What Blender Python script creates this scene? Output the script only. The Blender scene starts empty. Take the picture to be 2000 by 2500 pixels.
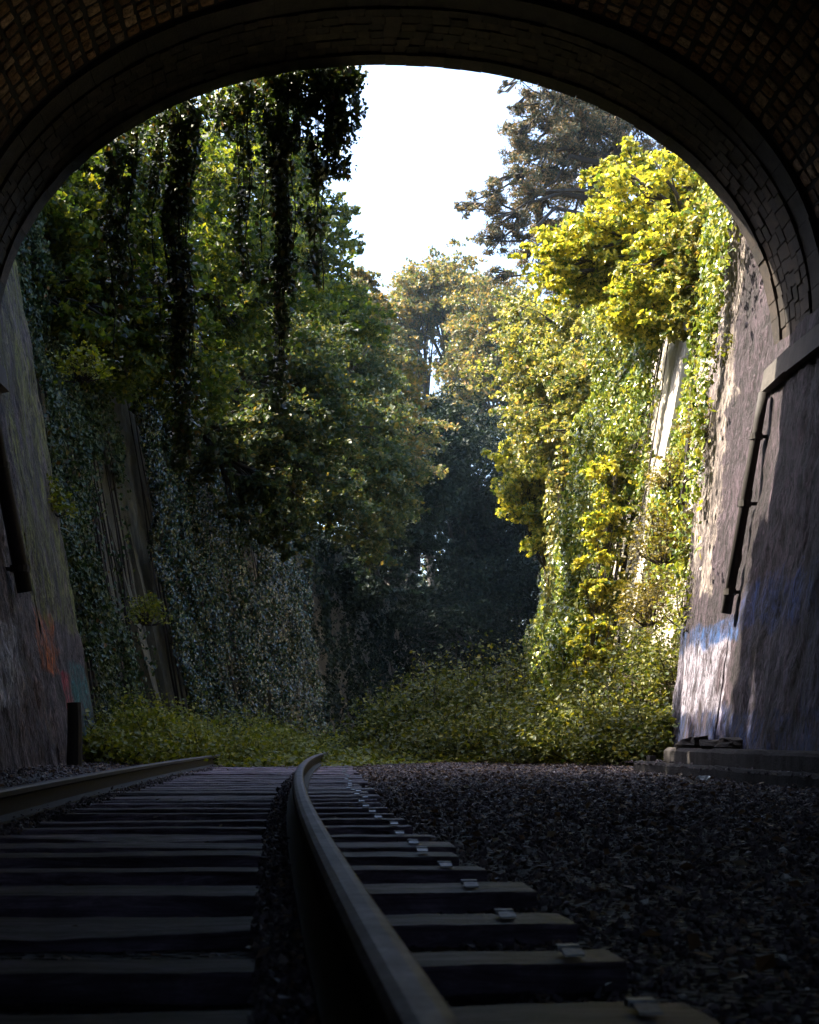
import bpy, math, random
import numpy as np
from mathutils import Vector, noise as mnoise

S = bpy.context.scene
COL = S.collection
# ------------------------------------------------------------------ camera (world z = 0 is the lens height, ground is at about -0.48)
cam = bpy.data.cameras.new('camera')
cam.sensor_fit = 'HORIZONTAL'; cam.sensor_width = 36; cam.lens = 59.4
cam.shift_y = 0.275; cam.clip_start = 0.05; cam.clip_end = 2000
cam.dof.use_dof = True; cam.dof.focus_distance = 19; cam.dof.aperture_fstop = 11
camo = bpy.data.objects.new('camera', cam); COL.objects.link(camo)
camo.location = (0, 0, 0); camo.rotation_euler = (math.radians(90), 0, 0)
S.camera = camo
# ------------------------------------------------------------------ sky, sun, exposure
SUN = Vector((-0.62, 0.13, 0.74)).normalized()
SUN_EL = math.asin(SUN.z); SUN_AZ = math.atan2(SUN.x, SUN.y)
world = bpy.data.worlds.new('World'); S.world = world; world.use_nodes = True
wn = world.node_tree.nodes; wl = world.node_tree.links
bg = wn['Background']; sky = wn.new('ShaderNodeTexSky'); sky.sky_type = 'NISHITA'
sky.sun_disc = False; sky.sun_elevation = SUN_EL; sky.sun_rotation = SUN_AZ
sky.altitude = 50; sky.air_density = 1.0; sky.dust_density = 4.5; sky.ozone_density = 4.5
wl.new(sky.outputs[0], bg.inputs[0]); bg.inputs[1].default_value = 0.15
sun = bpy.data.lights.new('sun', 'SUN'); sun.energy = 5.0; sun.angle = math.radians(0.5)
sun.color = (1.0, 0.90, 0.72)
suno = bpy.data.objects.new('sun', sun); COL.objects.link(suno)
suno.rotation_euler = SUN.to_track_quat('Z', 'Y').to_euler()
S.view_settings.view_transform = 'Standard'; S.view_settings.look = 'None'
S.view_settings.exposure = 2.35; S.view_settings.gamma = 1.0
S.render.engine = 'CYCLES'
S.cycles.max_bounces = 7; S.cycles.diffuse_bounces = 5; S.cycles.glossy_bounces = 2
S.cycles.transmission_bounces = 3; S.cycles.sample_clamp_indirect = 4.0
S.cycles.use_denoising = True

# ------------------------------------------------------------------ helpers
def tag(o, label=None, cat=None, group=None, kind=None):
    if label: o['label'] = label
    if cat: o['category'] = cat
    if group: o['group'] = group
    if kind: o['kind'] = kind
    return o
def empty(name, loc, label, cat, group=None):
    o = bpy.data.objects.new(name, None); COL.objects.link(o); o.location = loc
    return tag(o, label, cat, group)
def mesh_obj(name, V, F, mats, parent=None, midx=None, uv=None, smooth=False):
    """V (n,3) array in world coordinates; F list of (m,k) index arrays; midx list of material ids per F block."""
    V = np.asarray(V, dtype=np.float64)
    if parent is not None:
        V = V - np.array(parent.location if parent.parent is None else (0, 0, 0))
        q = parent.parent
        while q is not None:
            V = V - np.array(q.location); q = q.parent
    me = bpy.data.meshes.new(name)
    F = [np.asarray(f, dtype=np.int64) for f in F if len(f)]
    nl = sum(f.size for f in F); nf = sum(len(f) for f in F)
    me.vertices.add(len(V)); me.vertices.foreach_set('co', V.astype(np.float32).ravel())
    me.loops.add(nl); me.loops.foreach_set('vertex_index', np.concatenate([f.ravel() for f in F]).astype(np.int32))
    me.polygons.add(nf)
    tot = np.concatenate([np.full(len(f), f.shape[1]) for f in F])
    st = np.concatenate([[0], np.cumsum(tot)[:-1]])
    me.polygons.foreach_set('loop_start', st.astype(np.int32))
    me.polygons.foreach_set('loop_total', tot.astype(np.int32))
    for m in (mats if isinstance(mats, (list, tuple)) else [mats]): me.materials.append(m)
    if midx is not None:
        mi = np.concatenate([np.full(len(f), k) if np.isscalar(k) else k for f, k in zip(F, midx)])
        me.polygons.foreach_set('material_index', mi.astype(np.int32))
    if uv is not None:
        l = me.uv_layers.new(name='UVMap'); vi = np.concatenate([f.ravel() for f in F])
        l.data.foreach_set('uv', np.asarray(uv)[vi].astype(np.float32).ravel())
    me.update(calc_edges=True); me.validate()
    me.polygons.foreach_set('use_smooth', np.full(len(me.polygons), bool(smooth)))
    o = bpy.data.objects.new(name, me); COL.objects.link(o)
    if parent is not None: o.parent = parent
    return o
class MB:
    """collects pieces into one mesh"""
    def __init__(s): s.V = []; s.F = {}; s.n = 0; s.UV = []
    def add(s, V, faces, m=0, uv=None):
        V = np.asarray(V, float).reshape(-1, 3)
        for f in faces:
            f = np.asarray(f)
            if f.ndim == 1: f = f[None]
            s.F.setdefault((f.shape[1], m), []).append(f + s.n)
        s.V.append(V); s.n += len(V)
        s.UV.append(np.zeros((len(V), 2)) if uv is None else np.asarray(uv, float))
    def grid(s, P, m=0, uv=None, flip=False):
        P = np.asarray(P); a, b = P.shape[:2]
        i = np.arange(a * b).reshape(a, b)
        q = np.stack([i[:-1, :-1], i[1:, :-1], i[1:, 1:], i[:-1, 1:]], -1).reshape(-1, 4)
        if flip: q = q[:, ::-1]
        s.add(P.reshape(-1, 3), [q], m, None if uv is None else np.asarray(uv).reshape(-1, 2))
    def box(s, c, h, m=0, rz=0.0, jit=0, R=None):
        c = np.array(c, float); x, y, z = h
        V = np.array([[-x,-y,-z],[x,-y,-z],[x,y,-z],[-x,y,-z],[-x,-y,z],[x,-y,z],[x,y,z],[-x,y,z]], float)
        if jit: V += (R or random).random() * 0 + np.array([[random.uniform(-jit, jit) for _ in range(3)] for _ in range(8)])
        ca, sa = math.cos(rz), math.sin(rz)
        V = np.stack([V[:,0]*ca - V[:,1]*sa, V[:,0]*sa + V[:,1]*ca, V[:,2]], 1) + c
        s.add(V, [np.array([[0,3,2,1],[4,5,6,7],[0,1,5,4],[1,2,6,5],[2,3,7,6],[3,0,4,7]])], m)
    def tube(s, pts, rad, seg=6, m=0):
        pts = [Vector(p) for p in pts]; n = len(pts)
        if not hasattr(rad, '__len__'): rad = [rad] * n
        V = []
        for i, p in enumerate(pts):
            t = (pts[min(i+1, n-1)] - pts[max(i-1, 0)]).normalized()
            a = t.cross(Vector((0.3, 0.2, 1)) if abs(t.z) < .9 else Vector((1, 0.1, 0))).normalized(); b = t.cross(a)
            for k in range(seg):
                an = 2 * math.pi * k / seg
                V.append(p + (a * math.cos(an) + b * math.sin(an)) * rad[i])
        i = np.arange(n * seg).reshape(n, seg); j = np.roll(i, -1, axis=1)
        q = np.stack([i[:-1], j[:-1], j[1:], i[1:]], -1).reshape(-1, 4)
        s.add(np.array([tuple(v) for v in V]), [q, i[0][::-1], i[-1]], m)
    def build(s, name, mats, parent=None, smooth=False, uv=False):
        ks = sorted(s.F); F = [np.concatenate(s.F[k]) for k in ks]
        return mesh_obj(name, np.concatenate(s.V), F, mats, parent, [k[1] for k in ks], np.concatenate(s.UV) if uv else None, smooth)

def fbm(x, y, z, o=3):
    v = 0; a = 1
    for _ in range(o):
        v += a * mnoise.noise((x, y, z)); a *= .5; x *= 2.03; y *= 2.03; z *= 2.03
    return v

# ---- materials
def mat(name):
    m = bpy.data.materials.new(name); m.use_nodes = True
    nt = m.node_tree; nt.nodes.clear()
    out = nt.nodes.new('ShaderNodeOutputMaterial')
    return m, nt, out
def N(nt, t, **k):
    n = nt.nodes.new('ShaderNode' + t)
    for a, b in k.items():
        if a.startswith('i_'):
            key = a[2:].replace('_', ' ')
            n.inputs[int(key) if key.isdigit() else key].default_value = b
        else: setattr(n, a, b)
    return n
def ramp(nt, stops, fac):
    r = nt.nodes.new('ShaderNodeValToRGB'); e = r.color_ramp.elements
    while len(e) < len(stops): e.new(0.5)
    for el, (p, c) in zip(e, stops): el.position = p; el.color = (*c, 1)
    nt.links.new(fac, r.inputs[0]); return r.outputs[0]
def mixc(nt, f, a, b, mode='MIX'):
    n = nt.nodes.new('ShaderNodeMix'); n.data_type = 'RGBA'; n.blend_type = mode
    for s_, v in ((0, f), (6, a), (7, b)):
        if isinstance(v, (int, float)): n.inputs[s_].default_value = v
        elif isinstance(v, tuple): n.inputs[s_].default_value = (*v, 1)
        else: nt.links.new(v, n.inputs[s_])
    return n.outputs[2]
def noise_tex(nt, vec, scale, detail=5, rough=.6, stretch=None, dist=0):
    if stretch:
        mp = N(nt, 'Mapping'); mp.inputs['Scale'].default_value = stretch; nt.links.new(vec, mp.inputs[0]); vec = mp.outputs[0]
    n = N(nt, 'TexNoise'); n.inputs['Scale'].default_value = scale; n.inputs['Detail'].default_value = detail
    n.inputs['Roughness'].default_value = rough; n.inputs['Distortion'].default_value = dist
    nt.links.new(vec, n.inputs['Vector']); return n.outputs[0]
def bump(nt, h, strength, dist):
    b = N(nt, 'Bump'); b.inputs['Strength'].default_value = strength; b.inputs['Distance'].default_value = dist
    nt.links.new(h, b.inputs['Height']); return b.outputs[0]
def obj_coord(nt): return N(nt, 'TexCoord').outputs['Object']
def geo_pos(nt): return N(nt, 'NewGeometry').outputs['Position']

def leaf_mat(name, stops, trans=.35, rough=.42, tcol=None, spec=.5):
    m, nt, out = mat(name)
    g = N(nt, 'NewGeometry')
    c = ramp(nt, stops, g.outputs['Random Per Island'])
    big = noise_tex(nt, g.outputs['Position'], .9, 2)
    mr = N(nt, 'MapRange'); mr.inputs['From Min'].default_value = .3; mr.inputs['From Max'].default_value = .7
    mr.inputs['To Min'].default_value = .7; mr.inputs['To Max'].default_value = 1.25; nt.links.new(big, mr.inputs[0])
    hv = N(nt, 'HueSaturation'); nt.links.new(mr.outputs[0], hv.inputs['Value']); nt.links.new(c, hv.inputs['Color'])
    p = N(nt, 'BsdfPrincipled'); nt.links.new(hv.outputs[0], p.inputs['Base Color'])
    p.inputs['Roughness'].default_value = rough; p.inputs['Specular IOR Level'].default_value = spec
    t = N(nt, 'BsdfTranslucent')
    tc = mixc(nt, 1.0, hv.outputs[0], tcol or (1.6, 1.5, .6), 'MULTIPLY'); nt.links.new(tc, t.inputs[0])
    mx = N(nt, 'MixShader'); mx.inputs[0].default_value = trans
    nt.links.new(p.outputs[0], mx.inputs[1]); nt.links.new(t.outputs[0], mx.inputs[2]); nt.links.new(mx.outputs[0], out.inputs[0])
    return m
def simple_mat(name, a, b, scale=6, rough=.85, bs=.5, bd=.02, stretch=None, metal=0, island=0.0, spec=.5):
    m, nt, out = mat(name); pos = geo_pos(nt)
    n = noise_tex(nt, pos, scale, 6, .65, stretch)
    c = ramp(nt, [(.3, a), (.7, b)], n)
    if island:
        g = N(nt, 'NewGeometry'); mr = N(nt, 'MapRange'); mr.inputs['To Min'].default_value = 1 - island; mr.inputs['To Max'].default_value = 1 + island
        nt.links.new(g.outputs['Random Per Island'], mr.inputs[0])
        hv = N(nt, 'HueSaturation'); nt.links.new(mr.outputs[0], hv.inputs['Value']); nt.links.new(c, hv.inputs['Color']); c = hv.outputs[0]
    p = N(nt, 'BsdfPrincipled'); nt.links.new(c, p.inputs['Base Color'])
    p.inputs['Roughness'].default_value = rough; p.inputs['Metallic'].default_value = metal; p.inputs['Specular IOR Level'].default_value = spec
    n2 = noise_tex(nt, pos, scale * 5, 5, .7, stretch)
    nt.links.new(bump(nt, n2, bs, bd), p.inputs['Normal'])
    nt.links.new(p.outputs[0], out.inputs[0]); return m

M = {}
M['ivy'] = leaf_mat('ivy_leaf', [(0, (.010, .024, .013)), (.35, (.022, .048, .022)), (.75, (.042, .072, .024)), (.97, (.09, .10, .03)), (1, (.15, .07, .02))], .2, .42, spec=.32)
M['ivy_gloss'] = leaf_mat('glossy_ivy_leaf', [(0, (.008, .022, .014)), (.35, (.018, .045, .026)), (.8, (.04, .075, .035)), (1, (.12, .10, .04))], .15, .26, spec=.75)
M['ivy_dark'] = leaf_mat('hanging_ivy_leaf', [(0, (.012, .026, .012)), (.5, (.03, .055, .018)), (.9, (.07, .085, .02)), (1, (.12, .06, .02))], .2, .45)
M['ivy_sun'] = leaf_mat('sunny_ivy_leaf', [(0, (.03, .06, .015)), (.3, (.09, .14, .025)), (.7, (.22, .26, .045)), (1, (.42, .38, .07))], .3, .24, spec=.7)  # lit copy of the ivy leaf, sunshine put into the colour
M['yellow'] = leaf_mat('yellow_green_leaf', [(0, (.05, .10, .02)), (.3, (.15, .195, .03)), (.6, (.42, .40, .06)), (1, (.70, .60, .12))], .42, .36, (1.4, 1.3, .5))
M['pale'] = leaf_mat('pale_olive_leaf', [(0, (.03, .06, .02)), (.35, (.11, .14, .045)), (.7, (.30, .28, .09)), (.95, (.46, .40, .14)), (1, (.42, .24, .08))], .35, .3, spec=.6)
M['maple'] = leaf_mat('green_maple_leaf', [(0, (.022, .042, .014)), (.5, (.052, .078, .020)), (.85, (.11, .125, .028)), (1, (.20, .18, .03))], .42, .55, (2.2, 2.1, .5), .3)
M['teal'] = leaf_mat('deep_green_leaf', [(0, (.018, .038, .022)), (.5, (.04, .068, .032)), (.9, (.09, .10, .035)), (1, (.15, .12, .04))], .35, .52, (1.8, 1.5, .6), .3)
M['autumn'] = leaf_mat('autumn_leaf', [(0, (.05, .08, .04)), (.45, (.14, .145, .05)), (.8, (.26, .19, .06)), (1, (.36, .21, .07))], .4, .5, (1.3, 1.3, .7))
M['pine'] = leaf_mat('pine_needle', [(0, (.02, .036, .022)), (.4, (.055, .068, .035)), (.7, (.16, .125, .055)), (1, (.34, .20, .10))], .15, .6)
M['fern'] = leaf_mat('undergrowth_leaf', [(0, (.07, .10, .012)), (.5, (.15, .17, .018)), (.95, (.26, .25, .025)), (1, (.38, .32, .03))], .4, .5)
M['bramble'] = leaf_mat('bramble_leaf', [(0, (.025, .045, .01)), (.5, (.08, .095, .016)), (.93, (.17, .165, .025)), (1, (.28, .24, .04))], .35, .5, spec=.3)
M['wallplant'] = leaf_mat('small_shrub_leaf', [(0, (.06, .06, .02)), (.5, (.13, .11, .03)), (1, (.22, .17, .04))], .35, .5)
M['shade_dark'] = leaf_mat('shade_dark_leaf', [(0, (.004, .010, .008)), (.7, (.010, .022, .014)), (1, (.03, .04, .02))], .15, .6, spec=.15)  # deep shade of the hollow put into a near-black leaf colour
M['bark'] = simple_mat('bark', (.022, .018, .014), (.06, .05, .04), 5, .9, .8, .03, (1, 1, .25))
M['vine'] = simple_mat('vine_stem', (.012, .009, .007), (.035, .025, .018), 20, .9)

# ------------------------------------------------------------------ the line of the railway
def XR(d): return .166 - .12 * d + .00215 * d * d            # near (right) rail
def CX(d): return 1.08 - .12 * d + .00215 * d * d            # middle of tunnel and cutting
def HD(d): return -.12 + .0043 * d                           # heading dx/dy
def P(px, py, d): return ((px - 1000) / 3300 * d, d, (1800 - py) / 3300 * d)
DM = 16.0                                                    # tunnel mouth
ZS = 4.4                                                     # springing

# ---- tunnel profile: list of (h, z, outward normal)
def profile(off=0.0, n=72, zmin=-.7):
    pts = []
    nn = 2.1
    for i in range(n + 1):
        a = math.pi * (1 - i / n)
        c, s_ = math.cos(a), math.sin(a)
        h = 4.6 * math.copysign(abs(c) ** (2 / nn), c); z = 4.6 + 3.38 * abs(s_) ** (2 / nn)
        pts.append((h, z))
    # resample by arc length
    P_ = np.array(pts); seg = np.hypot(*np.diff(P_, axis=0).T); L = np.concatenate([[0], np.cumsum(seg)])
    t = np.linspace(0, L[-1], n + 1); P_ = np.stack([np.interp(t, L, P_[:, 0]), np.interp(t, L, P_[:, 1])], 1)
    T = np.gradient(P_, axis=0); T /= np.hypot(T[:, 0], T[:, 1])[:, None]
    Nn = np.stack([-T[:, 1], T[:, 0]], 1)
    P_ = P_ + Nn * off
    return P_, Nn, t
def wall_h(z, side):     # inside face of the side walls below the springing
    return 3.80 + .154 * (z + .6)

def mat_vault():
    m, nt, out = mat('vault_stone'); pos = geo_pos(nt); g = N(nt, 'NewGeometry')
    c = ramp(nt, [(0, (.14, .065, .03)), (.35, (.32, .17, .075)), (.6, (.44, .25, .12)), (.85, (.6, .42, .26)), (1, (.12, .07, .05))], g.outputs['Random Per Island'])
    n = noise_tex(nt, pos, 14, 7, .75); k = ramp(nt, [(.33, (.12, .12, .12)), (.62, (1.2, 1.15, 1.1))], n)
    c = mixc(nt, 1.0, c, k, 'MULTIPLY')
    n3 = noise_tex(nt, pos, .55, 3, .6); soot = ramp(nt, [(.35, (.35, .33, .33)), (.65, (1.1, 1.1, 1.1))], n3)
    c = mixc(nt, 1.0, c, soot, 'MULTIPLY')
    p = N(nt, 'BsdfPrincipled', i_Roughness=.9); nt.links.new(c, p.inputs['Base Color'])
    nt.links.new(bump(nt, noise_tex(nt, pos, 22, 6, .75), .9, .05), p.inputs['Normal'])
    nt.links.new(p.outputs[0], out.inputs[0]); return m
M['vault'] = mat_vault()
M['mortar'] = simple_mat('sooty_mortar', (.012, .010, .009), (.032, .025, .021), 8, .95, .8, .03)
M['ring'] = simple_mat('sooty_ring_stone', (.010, .008, .008), (.035, .027, .023), 7, .88, .8, .03, island=.3)
M['ringbrick'] = simple_mat('blackened_brick', (.010, .007, .006), (.050, .033, .024), 9, .9, 1.0, .03, island=.6)
M['ledge'] = simple_mat('ledge_concrete', (.035, .03, .028), (.09, .078, .07), 5, .9, .6, .02, (1, 1, .6))
M['iron'] = simple_mat('rusty_cast_iron', (.008, .006, .006), (.026, .019, .016), 25, .75, .4, .01)
M['kerb'] = simple_mat('kerb_concrete', (.02, .017, .017), (.06, .05, .05), 9, .95, .9, .03)
M['earth'] = simple_mat('leafy_earth', (.018, .014, .010), (.05, .04, .028), 3, .95, .8, .05)

def rough_wall_mat(name, base, right):
    """rendered rubble wall: vertical streaks, moss, paint and sunlit-pale patches placed on the wall by height (z) and depth (y)"""
    m, nt, out = mat(name); pos = geo_pos(nt)
    st = noise_tex(nt, pos, 3.2, 8, .72, (1, 1.6, .35), .6)
    c = ramp(nt, [(.28, tuple(v * .28 for v in base)), (.45, tuple(v * .62 for v in base)), (.6, base), (.78, tuple(min(.6, v * 1.6) for v in base))], st)
    fine = noise_tex(nt, pos, 13, 8, .72, (1, 1.4, .42), 1.2)
    sp = N(nt, 'SeparateXYZ'); nt.links.new(pos, sp.inputs[0])
    def band(sock, lo, hi, soft):
        # 1 between lo and hi, ragged edge from noise
        nz = noise_tex(nt, pos, 2.3, 5, .7)
        ad = N(nt, 'Math', operation='MULTIPLY_ADD'); nt.links.new(nz, ad.inputs[0]); ad.inputs[1].default_value = soft * 5; nt.links.new(sock, ad.inputs[2])
        s2 = N(nt, 'Math', operation='SUBTRACT'); nt.links.new(ad.outputs[0], s2.inputs[0]); s2.inputs[1].default_value = soft * 2.5
        a = N(nt, 'MapRange', interpolation_type='SMOOTHSTEP'); a.inputs[1].default_value = lo - soft * .4; a.inputs[2].default_value = lo + soft * .4; nt.links.new(s2.outputs[0], a.inputs[0])
        b = N(nt, 'MapRange', interpolation_type='SMOOTHSTEP'); b.inputs[1].default_value = hi - soft * .4; b.inputs[2].default_value = hi + soft * .4; b.inputs[3].default_value = 1; b.inputs[4].default_value = 0; nt.links.new(s2.outputs[0], b.inputs[0])
        mu = N(nt, 'Math', operation='MULTIPLY'); nt.links.new(a.outputs[0], mu.inputs[0]); nt.links.new(b.outputs[0], mu.inputs[1]); return mu.outputs[0]
    def patch(c, y0, y1, z0, z1, colr, amt, soft=.12, sc=5.0):
        f = N(nt, 'Math', operation='MULTIPLY'); nt.links.new(band(sp.outputs[1], y0, y1, soft), f.inputs[0]); nt.links.new(band(sp.outputs[2], z0, z1, soft), f.inputs[1])
        w = noise_tex(nt, pos, sc, 7, .75, (1, 1.2, .4)); wr = N(nt, 'MapRange'); wr.inputs[1].default_value = .38; wr.inputs[2].default_value = .58; nt.links.new(w, wr.inputs[0])
        g_ = N(nt, 'Math', operation='MULTIPLY'); nt.links.new(f.outputs[0], g_.inputs[0]); nt.links.new(wr.outputs[0], g_.inputs[1])
        h_ = N(nt, 'Math', operation='MULTIPLY'); nt.links.new(g_.outputs[0], h_.inputs[0]); h_.inputs[1].default_value = amt
        return mixc(nt, h_.outputs[0], c, colr)
    if right:
        c = patch(c, 9, 18.6, -.2, .30, (.02, .06, .22), .9)
        c = patch(c, 15.9, 18.6, .25, 1.2, (.62, .60, .72), .95)
        c = patch(c, 8, 15.2, .3, 1.5, (.16, .155, .23), .6)
        c = patch(c, 16.75, 19.0, 1.9, 9.5, (.62, .54, .46), .95, .22, 2.0)  # sunlit part of the pier, sunlight put into a paler colour
        c = patch(c, 15.6, 18.6, 1.15, 1.42, (.03, .13, .40), .9, .10)
        c = patch(c, 10, 15.6, 1.2, 1.75, (.03, .08, .32), .8, .2, 3)
        c = patch(c, 8, 13.2, .2, 1.9, (.05, .08, .22), .5, .25, 3)
    else:
        c = patch(c, 13.0, 14.7, .35, 1.25, (.75, .74, .80), 1.0)
        c = patch(c, 15.7, 16.6, .75, 1.5, (.70, .17, .03), 1.0)
        c = patch(c, 16.6, 17.1, .3, .8, (.75, .08, .12), 1.0, .06)
        c = patch(c, 17.0, 18.1, .0, .95, (.04, .28, .30), .9, .08)
        c = patch(c, 14.4, 15.7, .05, .7, (.22, .10, .05), .6, .15)
        c = patch(c, 11, 14.5, 2.6, 3.6, (.20, .08, .10), .4, .3, 3)
        c = patch(c, 15.8, 18.4, 1.4, 9.5, (.26, .27, .05), 1.0, .2, 3)
    fr = ramp(nt, [(.40, (.14, .12, .13)), (.50, (.75, .72, .74)), (.62, (1.45, 1.42, 1.45))], fine)
    c = mixc(nt, 1.0, c, fr, 'MULTIPLY')
    bl = noise_tex(nt, pos, 1.1, 6, .75, (1, 1.3, .45), 1.0); br = ramp(nt, [(.38, (.30, .27, .30)), (.58, (1.15, 1.15, 1.15))], bl)
    c = mixc(nt, 1.0, c, br, 'MULTIPLY')
    p = N(nt, 'BsdfPrincipled', i_Roughness=.75); nt.links.new(c, p.inputs['Base Color'])
    p.inputs['Specular IOR Level'].default_value = .45
    hh = N(nt, 'Math', operation='ADD'); nt.links.new(fine, hh.inputs[0]); nt.links.new(st, hh.inputs[1])
    nt.links.new(bump(nt, hh.outputs[0], 1.0, .2), p.inputs['Normal'])
    nt.links.new(p.outputs[0], out.inputs[0]); return m
M['wallR'] = rough_wall_mat('right_render', (.115, .08, .105), True)
M['wallL'] = rough_wall_mat('left_render', (.25, .19, .21), False)
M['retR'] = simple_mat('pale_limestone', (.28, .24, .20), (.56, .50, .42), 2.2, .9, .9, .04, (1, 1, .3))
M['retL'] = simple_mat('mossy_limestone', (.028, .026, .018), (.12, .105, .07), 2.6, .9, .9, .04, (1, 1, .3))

def wall_sheet(y0, y1, z0, z1, hf, side, ny, nz, amp, seed=0):
    ys = np.linspace(y0, y1, ny); zs = np.linspace(z0, z1, nz)
    G = np.zeros((ny, nz, 3))
    for i, y in enumerate(ys):
        for j, z in enumerate(zs):
            n_ = fbm(y * 1.5 + seed, z * .7, seed * 3.1) * amp + fbm(y * 7 + seed, z * 2.6, 5.1, 4) * amp * .6
            G[i, j] = (CX(y) + side * (hf(z) - n_), y, z)
    return G

# ================================================================== TUNNEL
tun = empty('railway_tunnel', (CX(0), 0, -.5), 'old horseshoe railway tunnel of sooty brick and stone framing the whole view', 'tunnel')
YB = -25
# vault: mortar shell with real stones set in it
prof, pn, pt = profile(.12, 96)
mb = MB()
ys = np.concatenate([np.linspace(YB, 4, 6), np.linspace(5, 14.5, 14)])
G = np.array([[(CX(y) + h, y, z) for h, z in prof] for y in ys]); mb.grid(G, 0)
R = random.Random(3)
arc = pt[-1]; L = pt
def on_vault(u, off, y):
    h = np.interp(u, L, prof[:, 0]); z = np.interp(u, L, prof[:, 1]); a = np.interp(u, L, pn[:, 0]); b = np.interp(u, L, pn[:, 1])
    return (CX(y) + h - a * off, y, z - b * off)
u = .02
while u < arc - .1:
    hgt = R.uniform(.145, .19); y = 14.46
    while y > 5.5:
        w = R.uniform(.13, .24)
        g_ = .018; j = lambda s=.014: R.uniform(-s, s)
        a0, a1, b0, b1 = u + g_, u + hgt - g_, y - w + g_, y - g_
        q = [(a0 + j(), b0 + j()), (a1 + j(), b0 + j()), (a1 + j(), b1 + j()), (a0 + j(), b1 + j())]
        cu, cy = (a0 + a1) / 2, (b0 + b1) / 2; pr = R.uniform(.004, .026); r2 = .72
        V = [on_vault(uu, -.01, yy) for uu, yy in q]
        # eight-sided raised face
        ring2 = []
        for k in range(4):
            p0, p1 = q[k], q[(k + 1) % 4]
            for t in (.10, .90):
                uu = p0[0] + (p1[0] - p0[0]) * t; yy = p0[1] + (p1[1] - p0[1]) * t
                ring2.append((cu + (uu - cu) * .97, cy + (yy - cy) * .97))
        V = [on_vault(uu, -.01, yy) for uu, yy in ring2] + [on_vault(uu + j(.006), pr * .8, yy + j(.006)) for uu, yy in [(cu + (a - cu) * .93, cy + (b - cy) * .93) for a, b in ring2]] + [on_vault(cu + j(.03), pr + .006, cy + j(.03))]
        fs = [[k, (k + 1) % 8, 8 + (k + 1) % 8, 8 + k] for k in range(8)]
        mb.add(V, [np.array(fs), np.array([[8 + k, 8 + (k + 1) % 8, 16] for k in range(8)])], 1)
        y -= w
    u += hgt
mb.build('vault', [M['mortar'], M['vault']], tun)
# projecting voussoir ring, brick ring and outer edge ring
def ring_blocks(name, y0, y1, off, depth, step, rows, m, gap=.006, proud=.012, seed=1):
    R = random.Random(seed); b = MB()
    pr, nn, tt = profile(off, 96)
    def at(u, o, y):
        h = np.interp(u, tt, pr[:, 0]); z = np.interp(u, tt, pr[:, 1]); a = np.interp(u, tt, nn[:, 0]); c = np.interp(u, tt, nn[:, 1])
        return (CX(y) + h + a * o, y, z + c * o)
    for r in range(rows):
        ya = y0 + (y1 - y0) * r / rows; yb = y0 + (y1 - y0) * (r + 1) / rows
        u = -R.uniform(0, step)
        while u < tt[-1]:
            w = step * R.uniform(.8, 1.2); a, c = max(u + gap, 0), min(u + w - gap, tt[-1])
            if c - a > .03:
                o = R.uniform(-proud, proud); dy = R.uniform(-proud, proud)
                mid = (a + c) / 2
                V = []
                for yy in (ya + gap + dy, yb - gap):
                    for oo in (o, o + depth):
                        for uu in (a, mid, c): V.append(at(uu, oo, yy))
                # index: y*6 + o*3 + u
                F = [[0,1,4,3],[1,2,5,4],[6,9,10,7],[7,10,11,8],[0,6,7,1],[1,7,8,2],[3,4,10,9],[4,5,11,10],[0,3,9,6],[2,8,11,5]]
                b.add(V, [np.array(F)])
            u += w
    # mortar core just behind the faces
    ysr = np.linspace(y0 + .012, y1 - .012, 4)
    pc, _, _ = profile(off + .02, 96)
    b.grid(np.array([[(CX(y) + h, y, z) for h, z in pc] for y in ysr]), 1)
    return b.build(name, [m, M['mortar']], tun)
ring_blocks('voussoir_ring', 14.5, 14.85, .055, .3, .36, 1, M['ring'], .003, .004, 4)
ring_blocks('brick_ring', 14.85, 15.8, .03, .3, .17, 6, M['ringbrick'], .006, .010, 5)
ring_blocks('edge_ring', 15.8, 16.05, .0, .6, .24, 1, M['ringbrick'], .0008, .006, 6)
# side walls under the springing
for side, m in ((-1, M['wallL']), (1, M['wallR'])):
    b = MB()
    hf = lambda z: wall_h(z, 0)
    Gn = wall_sheet(6, 16.0, -.62, 4.62, hf, side, 300, 260, .05, 3 + side)
    b.grid(Gn, 0)
    b.grid(np.array([[(CX(y) + side * (hf(z)), y, z) for z in (-.62, 2, 4.62)] for y in np.linspace(YB, 6.02, 8)]), 0)
    # the block of masonry behind, closed at the mouth
    b.grid(np.array([[(CX(16.0) + side * hf(z), 16.0, z), (CX(16) + side * 6.5, 16.0, z)] for z in np.linspace(-.62, 4.62, 6)]), 0)
    b.build('side_wall', [m], tun, smooth=True)
    # ledge at the springing
    l = MB()
    yy = 8.0
    RR = random.Random(5 + side)
    while yy < 15.7:
        w = min(RR.uniform(.9, 1.3), 15.93 - yy)
        V = []
        for y in (yy + .006, yy + w - .006):
            h0 = RR.uniform(-.02, .02); z0_ = RR.uniform(-.015, .015); V += [(CX(y) + side * (hf(4.02) - .10 + h0), y, 4.06 + z0_), (CX(y) + side * (hf(4.02) + .2), y, 4.02), (CX(y) + side * (hf(4.4) + .2), y, 4.40), (CX(y) + side * (hf(4.4) - .11 + h0), y, 4.33 + z0_)]
        l.add(V, [np.array([[0,1,5,4],[1,2,6,5],[2,3,7,6],[3,0,4,7],[3,2,1,0],[4,5,6,7]])])
        yy += w
    l.build('ledge', [M['ledge']], tun)
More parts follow.
